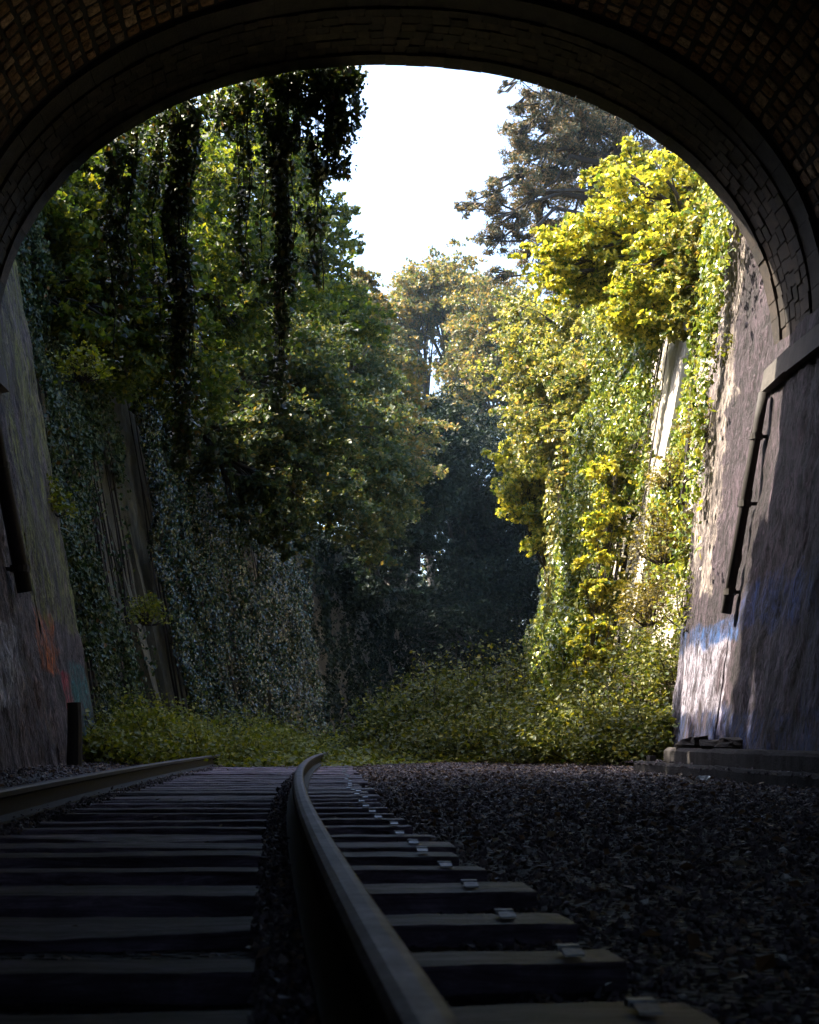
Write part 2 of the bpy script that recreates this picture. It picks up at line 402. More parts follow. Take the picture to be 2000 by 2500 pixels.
# head wall over the mouth; far end left open for light from behind
b = MB()
pr, _, _ = profile(.3, 60)
out_ = np.array([(math.copysign(9, h) if abs(h) > 4.7 else h * 9 / 4.7, 10.6 if abs(h) <= 4.7 else 10.6) for h, z in pr])
for y in (16.02, 15.2):
    top = np.array([[(CX(16) + h, y, z), (CX(16) + h * 1.9, y, 10.6 if z > 4.7 else z)] for h, z in pr]); b.grid(top)
    for sd in (-1, 1): b.grid(np.array([[(CX(16) + sd * 4.75, y, z), (CX(16) + sd * 9.5, y, z)] for z in (-.7, 4.6, 10.6)]))
b.grid(np.array([[(CX(16) + x, y, 10.6) for x in (-9.5, 9.5)] for y in (15.2, 16.3)]))
b.build('head_wall', [M['ringbrick']], tun)
# down pipes on the wall just inside the mouth
def pipe(side, ptsz, rad):
    b = MB(); pts = []
    for y, z, o in ptsz: pts.append((CX(y) + side * (wall_h(z, 0) - o), y, z))
    b.tube(pts, rad, 12)
    o = b.build('downpipe', [M['iron']], tun, smooth=True)
    for z in (ptsz[0][1] - .5, (ptsz[0][1] + ptsz[-1][1]) / 2, ptsz[-1][1] + .25):
        y = np.interp(z, [q[1] for q in ptsz][::-1], [q[0] for q in ptsz][::-1])
        x = CX(y) + side * (wall_h(z, 0) - .12)
        k = MB(); k.tube([(x, y, z - .035), (x, y, z + .035)], rad * 1.25, 12)
        k.box((x + side * .08, y, z), (.1, .012, .02))
        k.build('bracket', [M['iron']], o)
pipe(1, [(15.7, 4.0, .12), (15.72, 3.7, .12), (15.85, 1.45, .12)], .06)
pipe(-1, [(14.4, 4.3, .13), (14.5, 3.9, .13), (14.9, 1.6, .13)], .085)

# ================================================================== CUTTING WALLS
def base_h(z): return 4.35 + .17 * (z + .5)
def cutting(side, m, butts, stub, y0, label, seed):
    t = empty('retaining_wall', (CX(30) + side * 5, 30, -.5), label, 'retaining wall')
    b = MB()
    b.grid(wall_sheet(y0, 48, -.6, 9.3, base_h, side, 180, 70, .07, seed))
    b.grid(wall_sheet(48.0, 150, -.6, 9.3, base_h, side, 90, 24, .12, seed))
    # coping
    ysr = np.concatenate([np.linspace(y0, 48, 40), np.linspace(50, 150, 30)])
    b.grid(np.array([[(CX(y) + side * (base_h(9.3) + dx), y, z) for dx, z in ((.02, 9.25), (-.1, 9.27), (-.1, 9.5), (.7, 9.5), (.7, 9.0))] for y in ysr]))
    b.build('wall_face', [m], t, smooth=False)
    # stub that continues the tunnel side
    s = MB(); ya, yb, h0, k0, ztop = stub
    hf = lambda z: h0 + k0 * (z + .6)
    G = wall_sheet(ya, yb, -.62, ztop, hf, side, 60, 150, .035, seed + 9)
    for row in G:
        q = max(0, 1 - (row[0][1] - ya) / .7)
        for g in row: g[0] += side * q * (min(wall_h(g[2], 0), wall_h(5.5, 0)) - hf(g[2]))
    s.grid(G)
    E = np.array([[g, (g[0] + side * 1.6, g[1] + .02, g[2])] for g in G[-1]]); s.grid(E)
    T = np.array([[g[-1], g[-1] + np.array((side * 1.6, 0, 0))] for g in G]); s.grid(T)
    s.build('wing_pier', [M['wallR'] if side > 0 else M['wallL']], t, smooth=True)
    for (yc, w, hb, k, zt, zb) in butts:
        q = MB(); hf2 = lambda z: hb + k * (z + .5)
        Gf = wall_sheet(yc - w / 2, yc + w / 2, zb, zt, hf2, side, 12, 60, .03, seed + yc)
        q.grid(Gf)
        for row in (Gf[0], Gf[-1]):
            q.grid(np.array([[g, (CX(g[1]) + side * (base_h(g[2]) + .25), g[1], g[2])] for g in row]))
        for col in (Gf[:, -1], Gf[:, 0]):
            q.grid(np.array([[g, (CX(g[1]) + side * (base_h(g[2]) + .25), g[1], g[2])] for g in col]))
        q.build('buttress', [m], t, smooth=False)
    return t
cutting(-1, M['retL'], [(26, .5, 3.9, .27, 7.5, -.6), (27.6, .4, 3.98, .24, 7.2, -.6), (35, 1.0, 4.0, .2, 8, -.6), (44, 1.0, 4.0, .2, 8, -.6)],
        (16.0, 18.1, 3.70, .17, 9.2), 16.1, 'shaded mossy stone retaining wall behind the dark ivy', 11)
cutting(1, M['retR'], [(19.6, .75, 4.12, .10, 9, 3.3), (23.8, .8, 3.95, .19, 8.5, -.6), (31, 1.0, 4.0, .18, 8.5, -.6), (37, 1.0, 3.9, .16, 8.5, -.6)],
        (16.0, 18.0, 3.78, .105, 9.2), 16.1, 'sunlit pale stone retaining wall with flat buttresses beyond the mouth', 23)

# ================================================================== GROUND
def gz(x, y):
    h = x - CX(y)
    z = -.485
    if h > -.2: z = -.485 + min(1, (h + .2) / 1.2) * .05 + max(0, h - 2.2) * .03
    if h < -2.75: z = -.485 + min(1, (-2.75 - h) / .7) * .15
    z += .018 * mnoise.noise((x * 1.3, y * 1.3, 0)) + .01 * mnoise.noise((x * 4, y * 4, 3))
    if y > 17: z += min(.25, (y - 17) * .012)
    return z
b = MB()
ysr = np.concatenate([np.linspace(-62, 0, 16), np.linspace(.4, 24, 120), np.linspace(25, 150, 60)])
b.grid(np.array([[(CX(y) + h, y, gz(CX(y) + h, y)) for h in np.linspace(-6.5, 6.5, 90)] for y in ysr]))
m, nt, out = mat('ballast_ground'); pos = geo_pos(nt)
vor = N(nt, 'TexVoronoi', i_Scale=34.0); nt.links.new(pos, vor.inputs['Vector'])
c = ramp(nt, [(0, (.012, .010, .011)), (.6, (.035, .03, .032)), (1, (.075, .062, .06))], vor.outputs['Color'])
p = N(nt, 'BsdfPrincipled', i_Roughness=.7); nt.links.new(c, p.inputs['Base Color'])
nt.links.new(bump(nt, vor.outputs['Distance'], 1.0, .03), p.inputs['Normal']); nt.links.new(p.outputs[0], out.inputs[0])
M['ballast'] = m
g = b.build('ground', [m], smooth=True); tag(g, kind='structure')

# plateaus beside and above the cutting
b = MB()
ysr = np.concatenate([np.linspace(YB, 16, 8), np.linspace(16.3, 150, 50), [200, 300]])
for side in (-1, 1):
    rows = []
    for y in ysr:
        yc = min(y, 150)
        row = []
        for dx in (0, 1.5, 4, 8, 15, 30, 60, 200):
            x = CX(yc) + side * ((base_h(9.3) + .3 if y > 16.2 else .0) + dx)
            row.append((x, y, (9.35 if y > 16.2 else 10.4) + min(dx, 30) * .08 + .3 * mnoise.noise((x * .2, y * .2, 1))))
        rows.append(row)
    b.grid(np.array(rows))
hs = b.build('hillside', [M['earth']], smooth=True); tag(hs, kind='structure')

# loose ballast stones
def stones(n, region, smin, smax, seed, zoff=0.0):
    r = np.random.default_rng(seed)
    d = region[0] + (region[1] - region[0]) * r.random(n) ** 1.0
    lo, hi = region[2], region[3]
    X = np.array([CX(y) for y in d]) + lo + (hi - lo) * r.random(n)
    Z = np.array([gz(x, y) for x, y in zip(X, d)]) + zoff
    s = smin * .8 + (smax - smin) * r.random(n) ** 3.0
    base = np.array([[1,0,0],[-1,0,0],[0,1,0],[0,-1,0],[0,0,1],[0,0,-1]], float)
    # random basis
    A = r.normal(size=(n, 3)); A /= np.linalg.norm(A, axis=1)[:, None]
    B = np.cross(A, r.normal(size=(n, 3))); B /= np.linalg.norm(B, axis=1)[:, None]; Cc = np.cross(A, B)
    Rm = np.stack([A, B, Cc], 1)
    loc = base[None] * (s[:, None, None] * (.55 + .6 * r.random((n, 6, 1)))) * np.array([1.15, .9, .5])
    V = np.einsum('nij,njk->nik', loc, Rm); V += np.stack([X, d, Z + s * .25], 1)[:, None, :]
    F = np.array([[0,2,4],[2,1,4],[1,3,4],[3,0,4],[2,0,5],[1,2,5],[3,1,5],[0,3,5]])
    Fa = (F[None] + 6 * np.arange(n)[:, None, None]).reshape(-1, 3)
    return V.reshape(-1, 3), Fa
VS, FS = [], []; k = 0
for n, reg, a, c_, sd, zo in ((30000, (1.0, 5, -.6, 2.6), .006, .022, 1, 0), (95000, (5, 20.5, -.8, 3.25), .008, .027, 2, 0),
                          (9000, (.8, 5, -2.6, -.6), .010, .024, 3, -.012), (14000, (5, 20.5, -2.9, -.8), .010, .026, 4, -.012),
                          (6000, (8, 19, -3.85, -2.7), .010, .035, 5, 0), (2500, (9, 17, 3.0, 3.7), .01, .03, 6, .1)):
    V, F = stones(n, reg, a, c_, sd, zo); VS.append(V); FS.append(F + k); k += len(V)
# ballast heaped along both sides of the rails
r = np.random.default_rng(9)
def heap(n, off0, off1, z0, sd):
    global k
    r = np.random.default_rng(sd); d = .9 + 20 * r.random(n) ** 1.5
    V, F = stones(n, (1, 2, 0, 1), .008, .022, sd)
    V = V.reshape(n, 6, 3); V -= V.mean(axis=1)[:, None, :]
    X = XR(d) + off0 + (off1 - off0) * r.random(n); V += np.stack([X, d, z0 + .012 * r.normal(size=n)], 1)[:, None, :]
    VS.append(V.reshape(-1, 3)); FS.append(F + k); k += 6 * n
heap(7000, -.17, -.065, -.438, 21); heap(4000, -1.45, -1.30, -.425, 22); heap(6000, -1.78, -1.56, -.425, 23)
m, nt, out = mat('ballast_stone'); g_ = N(nt, 'NewGeometry')
c = ramp(nt, [(0, (.025, .018, .024)), (.45, (.085, .065, .08)), (.8, (.17, .13, .15)), (.93, (.22, .13, .08)), (.975, (.28, .25, .26)), (1, (.65, .62, .62))], g_.outputs['Random Per Island'])
p = N(nt, 'BsdfPrincipled', i_Roughness=.6); nt.links.new(c, p.inputs['Base Color']); nt.links.new(p.outputs[0], out.inputs[0])
gr = mesh_obj('gravel', np.concatenate(VS), [np.concatenate(FS)], [m])
tag(gr, 'dark crushed stone ballast between the sleepers and across the tunnel floor', 'gravel', kind='stuff')

# ================================================================== TRACK
m, nt, out = mat('rail_steel'); pos = geo_pos(nt)
n = noise_tex(nt, pos, 9, 6, .65, (1, .35, 1)); c = ramp(nt, [(.3, (.045, .033, .04)), (.7, (.13, .105, .125))], n)
p = N(nt, 'BsdfPrincipled', i_Metallic=.55); nt.links.new(c, p.inputs['Base Color'])
rr = ramp(nt, [(.3, (.42,) * 3), (.7, (.62,) * 3)], noise_tex(nt, pos, 30, 4, .7)); nt.links.new(rr, p.inputs['Roughness'])
nt.links.new(bump(nt, noise_tex(nt, pos, 60, 4, .7), .35, .004), p.inputs['Normal']); nt.links.new(p.outputs[0], out.inputs[0]); M['steel'] = m
prof_r = [(-.036,.125),(-.034,.150),(-.026,.159),(-.012,.162),(.012,.162),(.026,.159),(.034,.150),(.036,.125),(.010,.112),(.009,.03),(.068,.012),(.070,0),(-.070,0),(-.068,.012),(-.009,.03),(-.010,.112)]
def rail(offset, y0, y1, label):
    ys = np.linspace(y0, y1, 140); G = []
    for y in ys:
        G.append([(XR(y) + offset + a, y, -.422 + c_) for a, c_ in prof_r + prof_r[:1]])
    b = MB(); G = np.array(G); b.grid(G[:, 1:7], 0, flip=True); b.grid(G[:, 6:], 1, flip=True); b.grid(G[:, :2], 1, flip=True)
    i = np.arange(len(prof_r)); b.add(G[0][:-1], [i]); b.add(G[-1][:-1], [i[::-1]])
    o = b.build('rail', [M['steel'], M['iron']], smooth=False)
    for pl in o.data.polygons: pl.use_smooth = False
    return tag(o, label, 'rail', 'rails of the track')
rail(0, -1.0, 30, 'dark steel rail running from the bottom edge and curving right into the plants')
rail(-1.505, -1.0, 24, 'rusty steel rail along the tunnel wall side, ending in the ferns')

m, nt, out = mat('sleeper_wood'); oc = N(nt, 'TexCoord').outputs['Object']
oi = N(nt, 'ObjectInfo')
ad = N(nt, 'VectorMath', operation='ADD'); nt.links.new(oc, ad.inputs[0]); nt.links.new(oi.outputs['Location'], ad.inputs[1])
gr1 = noise_tex(nt, ad.outputs[0], 6, 10, .78, (.5, 5, 5), .9)
c = ramp(nt, [(.30, (.03, .020, .028)), (.44, (.14, .10, .135)), (.56, (.25, .19, .26)), (.70, (.50, .42, .54))], gr1)
pt_ = noise_tex(nt, ad.outputs[0], 2.2, 8, .75, (1, 2, 2), 1.0); c = mixc(nt, 1.0, c, ramp(nt, [(.38, (.38, .36, .38)), (.50, (.9, .9, .9)), (.66, (1.7, 1.65, 1.7))], pt_), 'MULTIPLY')
vv = N(nt, 'MapRange'); vv.inputs[3].default_value = .6; vv.inputs[4].default_value = 1.35; nt.links.new(oi.outputs['Random'], vv.inputs[0])
hv = N(nt, 'HueSaturation'); nt.links.new(c, hv.inputs['Color']); nt.links.new(vv.outputs[0], hv.inputs['Value'])
p = N(nt, 'BsdfPrincipled', i_Roughness=.46); nt.links.new(hv.outputs[0], p.inputs['Base Color'])
saw = N(nt, 'TexWave', i_Scale=12.0, i_Distortion=2.5); saw.bands_direction = 'X'; nt.links.new(ad.outputs[0], saw.inputs[0])
hgt = N(nt, 'Math', operation='MULTIPLY_ADD'); nt.links.new(saw.outputs[1], hgt.inputs[0]); hgt.inputs[1].default_value = .03; nt.links.new(gr1, hgt.inputs[2])
nt.links.new(bump(nt, hgt.outputs[0], 1.0, .03), p.inputs['Normal']); nt.links.new(p.outputs[0], out.inputs[0]); M['wood'] = m
M['galv'] = simple_mat('worn_bright_steel', (.06, .06, .07), (.24, .24, .26), 40, .5, .2, .003, metal=.8)
ORD = ['nearest the camera', 'second', 'third', 'fourth', 'fifth', 'sixth', 'seventh', 'eighth', 'ninth', 'tenth', 'eleventh', 'twelfth', 'thirteenth', 'fourteenth',
       'fifteenth', 'sixteenth', 'seventeenth', 'eighteenth', 'nineteenth', 'twentieth', 'twenty-first', 'twenty-second', 'twenty-third', 'twenty-fourth',
       'twenty-fifth', 'twenty-sixth', 'twenty-seventh', 'twenty-eighth', 'twenty-ninth', 'thirtieth', 'thirty-first', 'thirty-second', 'thirty-third', 'thirty-fourth', 'thirty-fifth', 'thirty-sixth', 'thirty-seventh', 'thirty-eighth']
R = random.Random(8)
def sleeper_mesh(seed):
    """long axis x: -2.05 .. 0.56 measured from the near rail, a cut-out beside the rail where the ballast fills in"""
    R = random.Random(seed); b = MB()
    xs = list(np.linspace(-2.05, -.165, 30)) + [-.160] + list(np.linspace(-.07, .0, 2)) + list(np.linspace(.08, .56 + R.uniform(-.05, .07), 14))
    hw = .112 + R.uniform(-.02, .014); sag = R.uniform(0, .02); G = []
    rot = seed in (5,); rc = R.uniform(-1.7, -.6)
    for i, x in enumerate(xs):
        top = -.004 + .006 * mnoise.noise((x * 2.2, seed * 3.7, 0)) + .003 * mnoise.noise((x * 9, seed * 3.7, 2)); wob = .009 * mnoise.noise((x * 2.3, seed * 2.1, 5))
        if -.162 < x < -.06: top = -.06
        e = .013 + .012 * mnoise.noise((x * 8, seed * 5.3, 9))
        er = .035 * max(0, 1 - abs(x - rc) / .6) if rot else 0
        G.append([(x, -hw + wob, -.16), (x, -hw + wob, top - e - er), (x, -hw + wob + e, top - er * .8), (x, -.03, top + .002 - er * .4), (x, .04, top), (x, hw + wob - e, top), (x, hw + wob, top - e), (x, hw + wob, -.16)])
    G = np.array(G); b.grid(G)
    i = np.arange(8); b.add(G[0], [i[::-1]]); b.add(G[-1], [i])
    return b
def clip_mesh():
    b = MB(); V = []
    for y_, z_ in ((-.038, .004), (.0, .011)):
        for dz in (0, .004): V += [(-.019, y_, z_ + dz), (.019, y_, z_ + dz)]
    b.add(V, [np.array([[0,1,3,2],[4,6,7,5],[2,3,7,6],[0,4,5,1],[0,2,6,4],[1,5,7,3]])])
    b.box((0, .028, .012), (.022, .012, .006))
    b.box((0, .008, .010), (.012, .012, .004))
    return b
protos = []
y = 1.02; idx = 0
while y < 21.5:
    hd = HD(y); loc = (XR(y), y, -.422 + R.uniform(-.014, .008))
    lab = ('weathered timber sleeper under the rails, %s' % (ORD[idx] if idx == 0 else ORD[idx] + ' from the camera'))
    if idx < 8:
        o = sleeper_mesh(idx + 1).build('timber_sleeper', [M['wood']])
        cl = clip_mesh().build('metal_clip', [M['galv']], o); cl.location = (.43 + R.uniform(-.03, .02), -.02, 0)
        protos.append((o, cl))
    else:
        po, pc = protos[R.randrange(len(protos))]
        o = po.copy(); COL.objects.link(o); cl = pc.copy(); COL.objects.link(cl); cl.parent = o
        cl.location = (.43 + R.uniform(-.03, .03), -.02, 0)
    o.location = loc; o.rotation_euler = (R.uniform(-.028, .022), R.uniform(-.006, .006), -hd + R.uniform(-.022, .022))
    tag(o, lab, 'sleeper', 'timber sleepers of the track')
    y += .553 * R.uniform(.86, 1.14); idx += 1

# kerb steps on the wall side opposite the track
def kerb(hoff, zt, zb, y0, y1, w, label, seed):
    b = MB(); G = []
    for y in np.linspace(y0, y1, 160):
        n1 = .03 * mnoise.noise((y * 1.5, seed, 0)) + .02 * mnoise.noise((y * 6, seed, 1)); n2 = .025 * mnoise.noise((y * 2.2, seed, 3)) + .02 * mnoise.noise((y * 8, seed, 4))
        G.append([(CX(y) + hoff + n1, y, zb), (CX(y) + hoff + n1 * .6, y, zt - .03 + n2 * .4), (CX(y) + hoff + .03, y, zt + n2), (CX(y) + hoff + w * .5, y, zt + n2 * .5), (CX(y) + hoff + w, y, zt), (CX(y) + hoff + w, y, zb)])
    G = np.array(G); b.grid(G); i = np.arange(6); b.add(G[0], [i[::-1]]); b.add(G[-1], [i])
    return tag(b.build('stone_kerb', [M['kerb']]), label, 'kerb', 'kerbs beside the wall')
kerb(3.28, -.13, -.5, 6, 15.9, .7, 'upper broken stone kerb at the foot of the blue painted wall', 1)
kerb(3.02, -.285, -.5, 6, 16.3, .12, 'lower narrow stone kerb edging the open gravel', 2)
b = MB(); b.box((P(1590, 1850, 16.4)[0], 16.4, -.30), (.04, .05, .08), rz=.3)
tag(b.build('marker_stone', [M['ledge']]), 'short pale marker stone at the end of the lower kerb', 'marker stone')
# rubble on the kerb
R = random.Random(4)
for i, (px, py, d, s) in enumerate(((1690, 1812, 15.4, .13), (1740, 1820, 15.0, .10), (1790, 1818, 14.9, .12), (1765, 1823, 14.6, .07))):
    x, yy, z = P(px, py, d); b = MB()
    V = []
    me = []
    for a in range(5):
        for k_ in range(8):
            th = math.pi * a / 4; ph = 2 * math.pi * k_ / 8
            rr = s * (1 + 1.1 * mnoise.noise((math.cos(ph) * math.sin(th) * 2 + i * 7, math.sin(ph) * math.sin(th) * 2, math.cos(th) * 2)))
            me.append((x + rr * 1.5 * math.sin(th) * math.cos(ph), yy + rr * math.sin(th) * math.sin(ph), -.13 + s * .35 + rr * .7 * math.cos(th)))
    Gm = np.array(me).reshape(5, 8, 3); Gm = np.concatenate([Gm, Gm[:, :1]], 1); b.grid(Gm)
    tag(b.build('rubble_stone', [M['kerb']]), ['largest dark rubble lump at the far end of the upper kerb', 'small rubble lump second from the far end of the kerb',
        'flat rubble slab nearest the camera against the wall foot', 'smallest rubble piece on the kerb edge'][i], 'rubble stone', 'rubble on the kerb')
# post at the foot of the track side wall
b = MB(); x, yy, z = P(181, 1870, 15.6)
b.tube([(x, yy, -.5), (x + .01, yy, .12), (x, yy, .40)], [.09, .085, .08], 10)
po = b.build('iron_post', [M['iron']]); tag(po, 'stubby dark iron post at the foot of the graffiti wall', 'post')
# crumpled litter
b = MB(); x, yy, z = P(1715, 1888, 12.6)
Rl = random.Random(2)
G = np.array([[(x + (i_ - 2) * .03 + Rl.uniform(-.008, .008), yy + (j_ - 2) * .03, -.40 + Rl.uniform(0, .045)) for j_ in range(5)] for i_ in range(5)]); b.grid(G)
m_, nt, out = mat('plastic'); p = N(nt, 'BsdfPrincipled', i_Roughness=.3); p.inputs['Base Color'].default_value = (.5, .55, .6, 1); nt.links.new(p.outputs[0], out.inputs[0])
tag(b.build('plastic_litter', [m_]), 'crumpled pale plastic litter on the gravel before the lower kerb', 'litter')

# ================================================================== FOLIAGE
LEAF6 = np.array([[0, -.5, 0], [.42, -.28, .06], [.30, .05, .03], [0, .55, 0], [-.30, .05, .03], [-.42, -.28, .06]])
LEAF4 = np.array([[0, -.5, 0], [.36, -.05, .08], [0, .5, 0], [-.36, -.05, .08]])
def leaves(C, size, bias, spread, rng, tip=(0, 0, -1), tipspread=.6, shape=LEAF4, aspect=1.0):
    n = len(C); bias = np.broadcast_to(np.asarray(bias, float), (n, 3))
    nr = bias + rng.normal(size=(n, 3)) * spread; nr /= np.linalg.norm(nr, axis=1)[:, None]
    tp = np.broadcast_to(np.asarray(tip, float), (n, 3)) + rng.normal(size=(n, 3)) * tipspread
    tp = tp - (tp * nr).sum(1)[:, None] * nr; tp /= np.linalg.norm(tp, axis=1)[:, None]
    sd = np.cross(tp, nr)
    s = size * (.5 + 1.0 * rng.random(n) ** 1.4); L_ = shape * np.array([aspect, 1, 1])
    V = C[:, None, :] + s[:, None, None] * (L_[None, :, 0:1] * sd[:, None] + L_[None, :, 1:2] * tp[:, None] + L_[None, :, 2:3] * nr[:, None])
    kf = len(shape); F = np.arange(n * kf).reshape(n, kf)
    return V.reshape(-1, 3), F
def leaf_obj(name, C, size, m, parent, rng, **k):
    V, F = leaves(C, size, k.pop('bias', (0, 0, 0)), k.pop('spread', 1), rng, **k)
    return mesh_obj(name, V, [F], [m], parent)

def ivy_patch(name, label, side, y0, y1, z0, z1, n, size, m, seed, hf=base_h, out_=.18, dens=None, stems=14, bulge=.25, group=None):
    rng = np.random.default_rng(seed); C = []; NB = []
    while len(C) < n:
        y = y0 + (y1 - y0) * rng.random(); z = z0 + (z1 - z0) * rng.random()
        cl = fbm(y * 1.3, z * .5, seed, 3)
        if rng.random() > .55 + cl * 1.3: continue
        if dens and rng.random() > dens(y, z): continue
        bl = bulge * (.5 + fbm(y * .8, z * .45, seed + 7, 2)) + .12 * mnoise.noise((y * 4, z * 1.5, seed))
        o = out_ * rng.random() + max(0, bl)
        C.append((CX(y) + side * (hf(z) - o), y, z))
    C = np.array(C)
    t = empty(name, (CX(y0) + side * hf(0), y0, -.5), label, 'ivy', group)
    leaf_obj('foliage', C, size, m, t, rng, bias=(-side * .8, -.3, .35), spread=.75, tip=(0, 0, -1), tipspread=.45)
    b = MB()
    for i in range(stems):
        y = y0 + (y1 - y0) * rng.random(); pts = []
        zt = z1 - rng.random() * (z1 - z0) * .4
        for z in np.linspace(z0, zt, 9):
            y += rng.normal() * .06; pts.append((CX(y) + side * (hf(z) - .05 - .05 * rng.random()), y, z))
        b = MB(); b.tube(pts, [.03 * (1 - .7 * q / 8) for q in range(9)], 5); b.build('stem', [M['vine']], t)
    return t
IG = 'ivy curtains on the cutting walls'
# side with the track (shaded)
gapL = lambda y, z: 0.06 if (22.6 < y < 25.6 and z < 5.2 - (y - 22.6) * .2) else 1
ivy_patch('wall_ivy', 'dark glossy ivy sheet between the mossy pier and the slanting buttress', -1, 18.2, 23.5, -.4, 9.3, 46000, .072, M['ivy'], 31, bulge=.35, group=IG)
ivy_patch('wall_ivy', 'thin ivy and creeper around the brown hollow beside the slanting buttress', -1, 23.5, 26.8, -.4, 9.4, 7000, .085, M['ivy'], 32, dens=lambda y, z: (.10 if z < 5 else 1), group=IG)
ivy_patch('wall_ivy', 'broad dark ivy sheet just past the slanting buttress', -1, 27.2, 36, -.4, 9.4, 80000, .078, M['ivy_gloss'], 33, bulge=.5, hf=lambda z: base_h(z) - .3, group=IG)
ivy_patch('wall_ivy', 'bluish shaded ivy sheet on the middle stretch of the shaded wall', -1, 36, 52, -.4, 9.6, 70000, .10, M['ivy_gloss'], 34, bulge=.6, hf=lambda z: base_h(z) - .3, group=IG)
ivy_patch('wall_ivy', 'farthest dim ivy sheet where the shaded wall bends away', -1, 52, 120, -.4, 9.8, 60000, .17, M['shade_dark'], 35, bulge=.7, hf=lambda z: base_h(z) - .3, group=IG)
# sunny side
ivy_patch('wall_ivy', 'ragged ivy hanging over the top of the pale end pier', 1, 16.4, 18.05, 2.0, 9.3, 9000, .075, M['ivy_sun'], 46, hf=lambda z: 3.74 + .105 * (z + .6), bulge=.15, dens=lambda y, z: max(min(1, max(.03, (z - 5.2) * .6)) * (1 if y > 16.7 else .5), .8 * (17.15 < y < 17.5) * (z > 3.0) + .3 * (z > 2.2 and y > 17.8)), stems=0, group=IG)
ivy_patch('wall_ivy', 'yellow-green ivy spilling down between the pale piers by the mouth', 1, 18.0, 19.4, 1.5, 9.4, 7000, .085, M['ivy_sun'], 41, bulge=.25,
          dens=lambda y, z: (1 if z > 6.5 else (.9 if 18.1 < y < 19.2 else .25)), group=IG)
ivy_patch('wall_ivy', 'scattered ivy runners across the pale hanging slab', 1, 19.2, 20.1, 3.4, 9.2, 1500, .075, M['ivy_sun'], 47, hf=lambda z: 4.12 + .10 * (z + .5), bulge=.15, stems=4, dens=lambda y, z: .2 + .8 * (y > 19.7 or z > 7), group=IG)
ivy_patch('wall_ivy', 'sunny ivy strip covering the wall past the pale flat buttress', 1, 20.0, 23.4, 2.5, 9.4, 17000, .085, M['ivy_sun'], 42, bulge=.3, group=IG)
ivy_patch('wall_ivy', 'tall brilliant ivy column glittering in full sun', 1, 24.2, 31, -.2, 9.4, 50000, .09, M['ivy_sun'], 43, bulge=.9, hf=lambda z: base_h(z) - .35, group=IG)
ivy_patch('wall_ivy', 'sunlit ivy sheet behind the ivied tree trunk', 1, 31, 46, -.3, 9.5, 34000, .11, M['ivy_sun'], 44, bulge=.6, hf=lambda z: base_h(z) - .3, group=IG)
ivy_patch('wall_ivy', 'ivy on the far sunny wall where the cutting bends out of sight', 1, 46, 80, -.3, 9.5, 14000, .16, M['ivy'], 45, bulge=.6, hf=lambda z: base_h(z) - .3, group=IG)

# ---- hanging strands over the mouth
def arch_z(x):
    h = abs(x - CX(16)); return 4.6 + 3.38 * max(0, 1 - (h / 4.6) ** 2.1) ** (1 / 2.1)
def strand(label, cols, size, n, seed, m='ivy_dark'):
    """cols: (px_center, halfwidth_px_top, halfwidth_px_bottom, y_px_bottom, weight)"""
    rng = np.random.default_rng(seed); C = []; b = MB(); d = 16.25
    x0 = P(cols[0][0], 0, d)[0]
    t = empty('hanging_ivy', (x0, d, arch_z(x0)), label, 'hanging ivy', 'ivy strands hanging from the arch')
    cols = list(cols)
    for _ in range(6):
        c0 = cols[rng.integers(len(cols))]; pxs = c0[0] + rng.uniform(-1.3, 1.3) * c0[1]
        cols.append((pxs, 14, 6, 250 + (c0[3] - 200) * rng.uniform(.25, .95), .10))
    W = sum(c[4] for c in cols)
    for (px, wt, wb, pyb, w) in cols:
        zb = (1800 - pyb) / 3300 * d; xc = P(px, 0, d)[0]; zt = arch_z(xc) + .15
        for _ in range(int(n * w / W)):
            q = rng.random() ** 1.1
            wd = .8 * (wt * (1 - q) + wb * q) / 3300 * d
            wd *= 1 + .9 * mnoise.noise((seed, q * 7, px * .01))
            g_ = np.clip(rng.normal() * .52, -1.25, 1.25)
            z = zt + (zb - zt) * q
            x = xc + g_ * wd + .13 * mnoise.noise((z * .9, seed, 1)) + .06 * mnoise.noise((z * 3, seed, 8))
            if mnoise.noise((x * 6, z * 3.5, seed)) < -.12 and rng.random() < .8: continue
            zt2 = arch_z(x)
            if z > zt2 + .1: z = zt2 + .1 - rng.random() * .3
            C.append((x, d + rng.normal() * .10, z))
        for i in range(max(1, int(4 * w))):
            x = xc + rng.uniform(-.5, .5) * wt / 3300 * d; pts = []; ze = zb + rng.random() * (zt - zb) * .45 - .05
            for z in np.linspace(zt, ze, 12):
                pts.append((x + .13 * mnoise.noise((z * .9, seed, 1)) + .05 * mnoise.noise((z * 2.0, i, seed)), d + .03 * mnoise.noise((z * 1.4, i, seed + 4)), z))
            b = MB(); b.tube(pts, .007, 4); b.build('stem', [M['vine']], t)
    leaf_obj('foliage', np.array(C), size, M[m], t, rng, bias=(0, -.5, .3), spread=.8, tip=(0, 0, -1), tipspread=.5, shape=LEAF6)
strand('thin short dark ivy strand hanging closest to the arch haunch', [(300, 70, 35, 700, 1), (285, 40, 14, 900, .3)], .062, 2700, 51)
strand('long heavy ivy column reaching farthest down, second from the haunch', [(440, 58, 42, 860, 2.2), (442, 46, 36, 1150, 2.6)], .062, 11500, 52)
strand('narrow ivy strand between the long column and the ragged pair', [(600, 55, 18, 690, 1), (560, 60, 30, 330, .5)], .062, 2700, 53)
strand('long ivy strand tapering to a thin tail beside the sky', [(690, 55, 34, 720, 2), (683, 36, 28, 1010, 2.0), (660, 60, 40, 300, .4)], .062, 8000, 54)
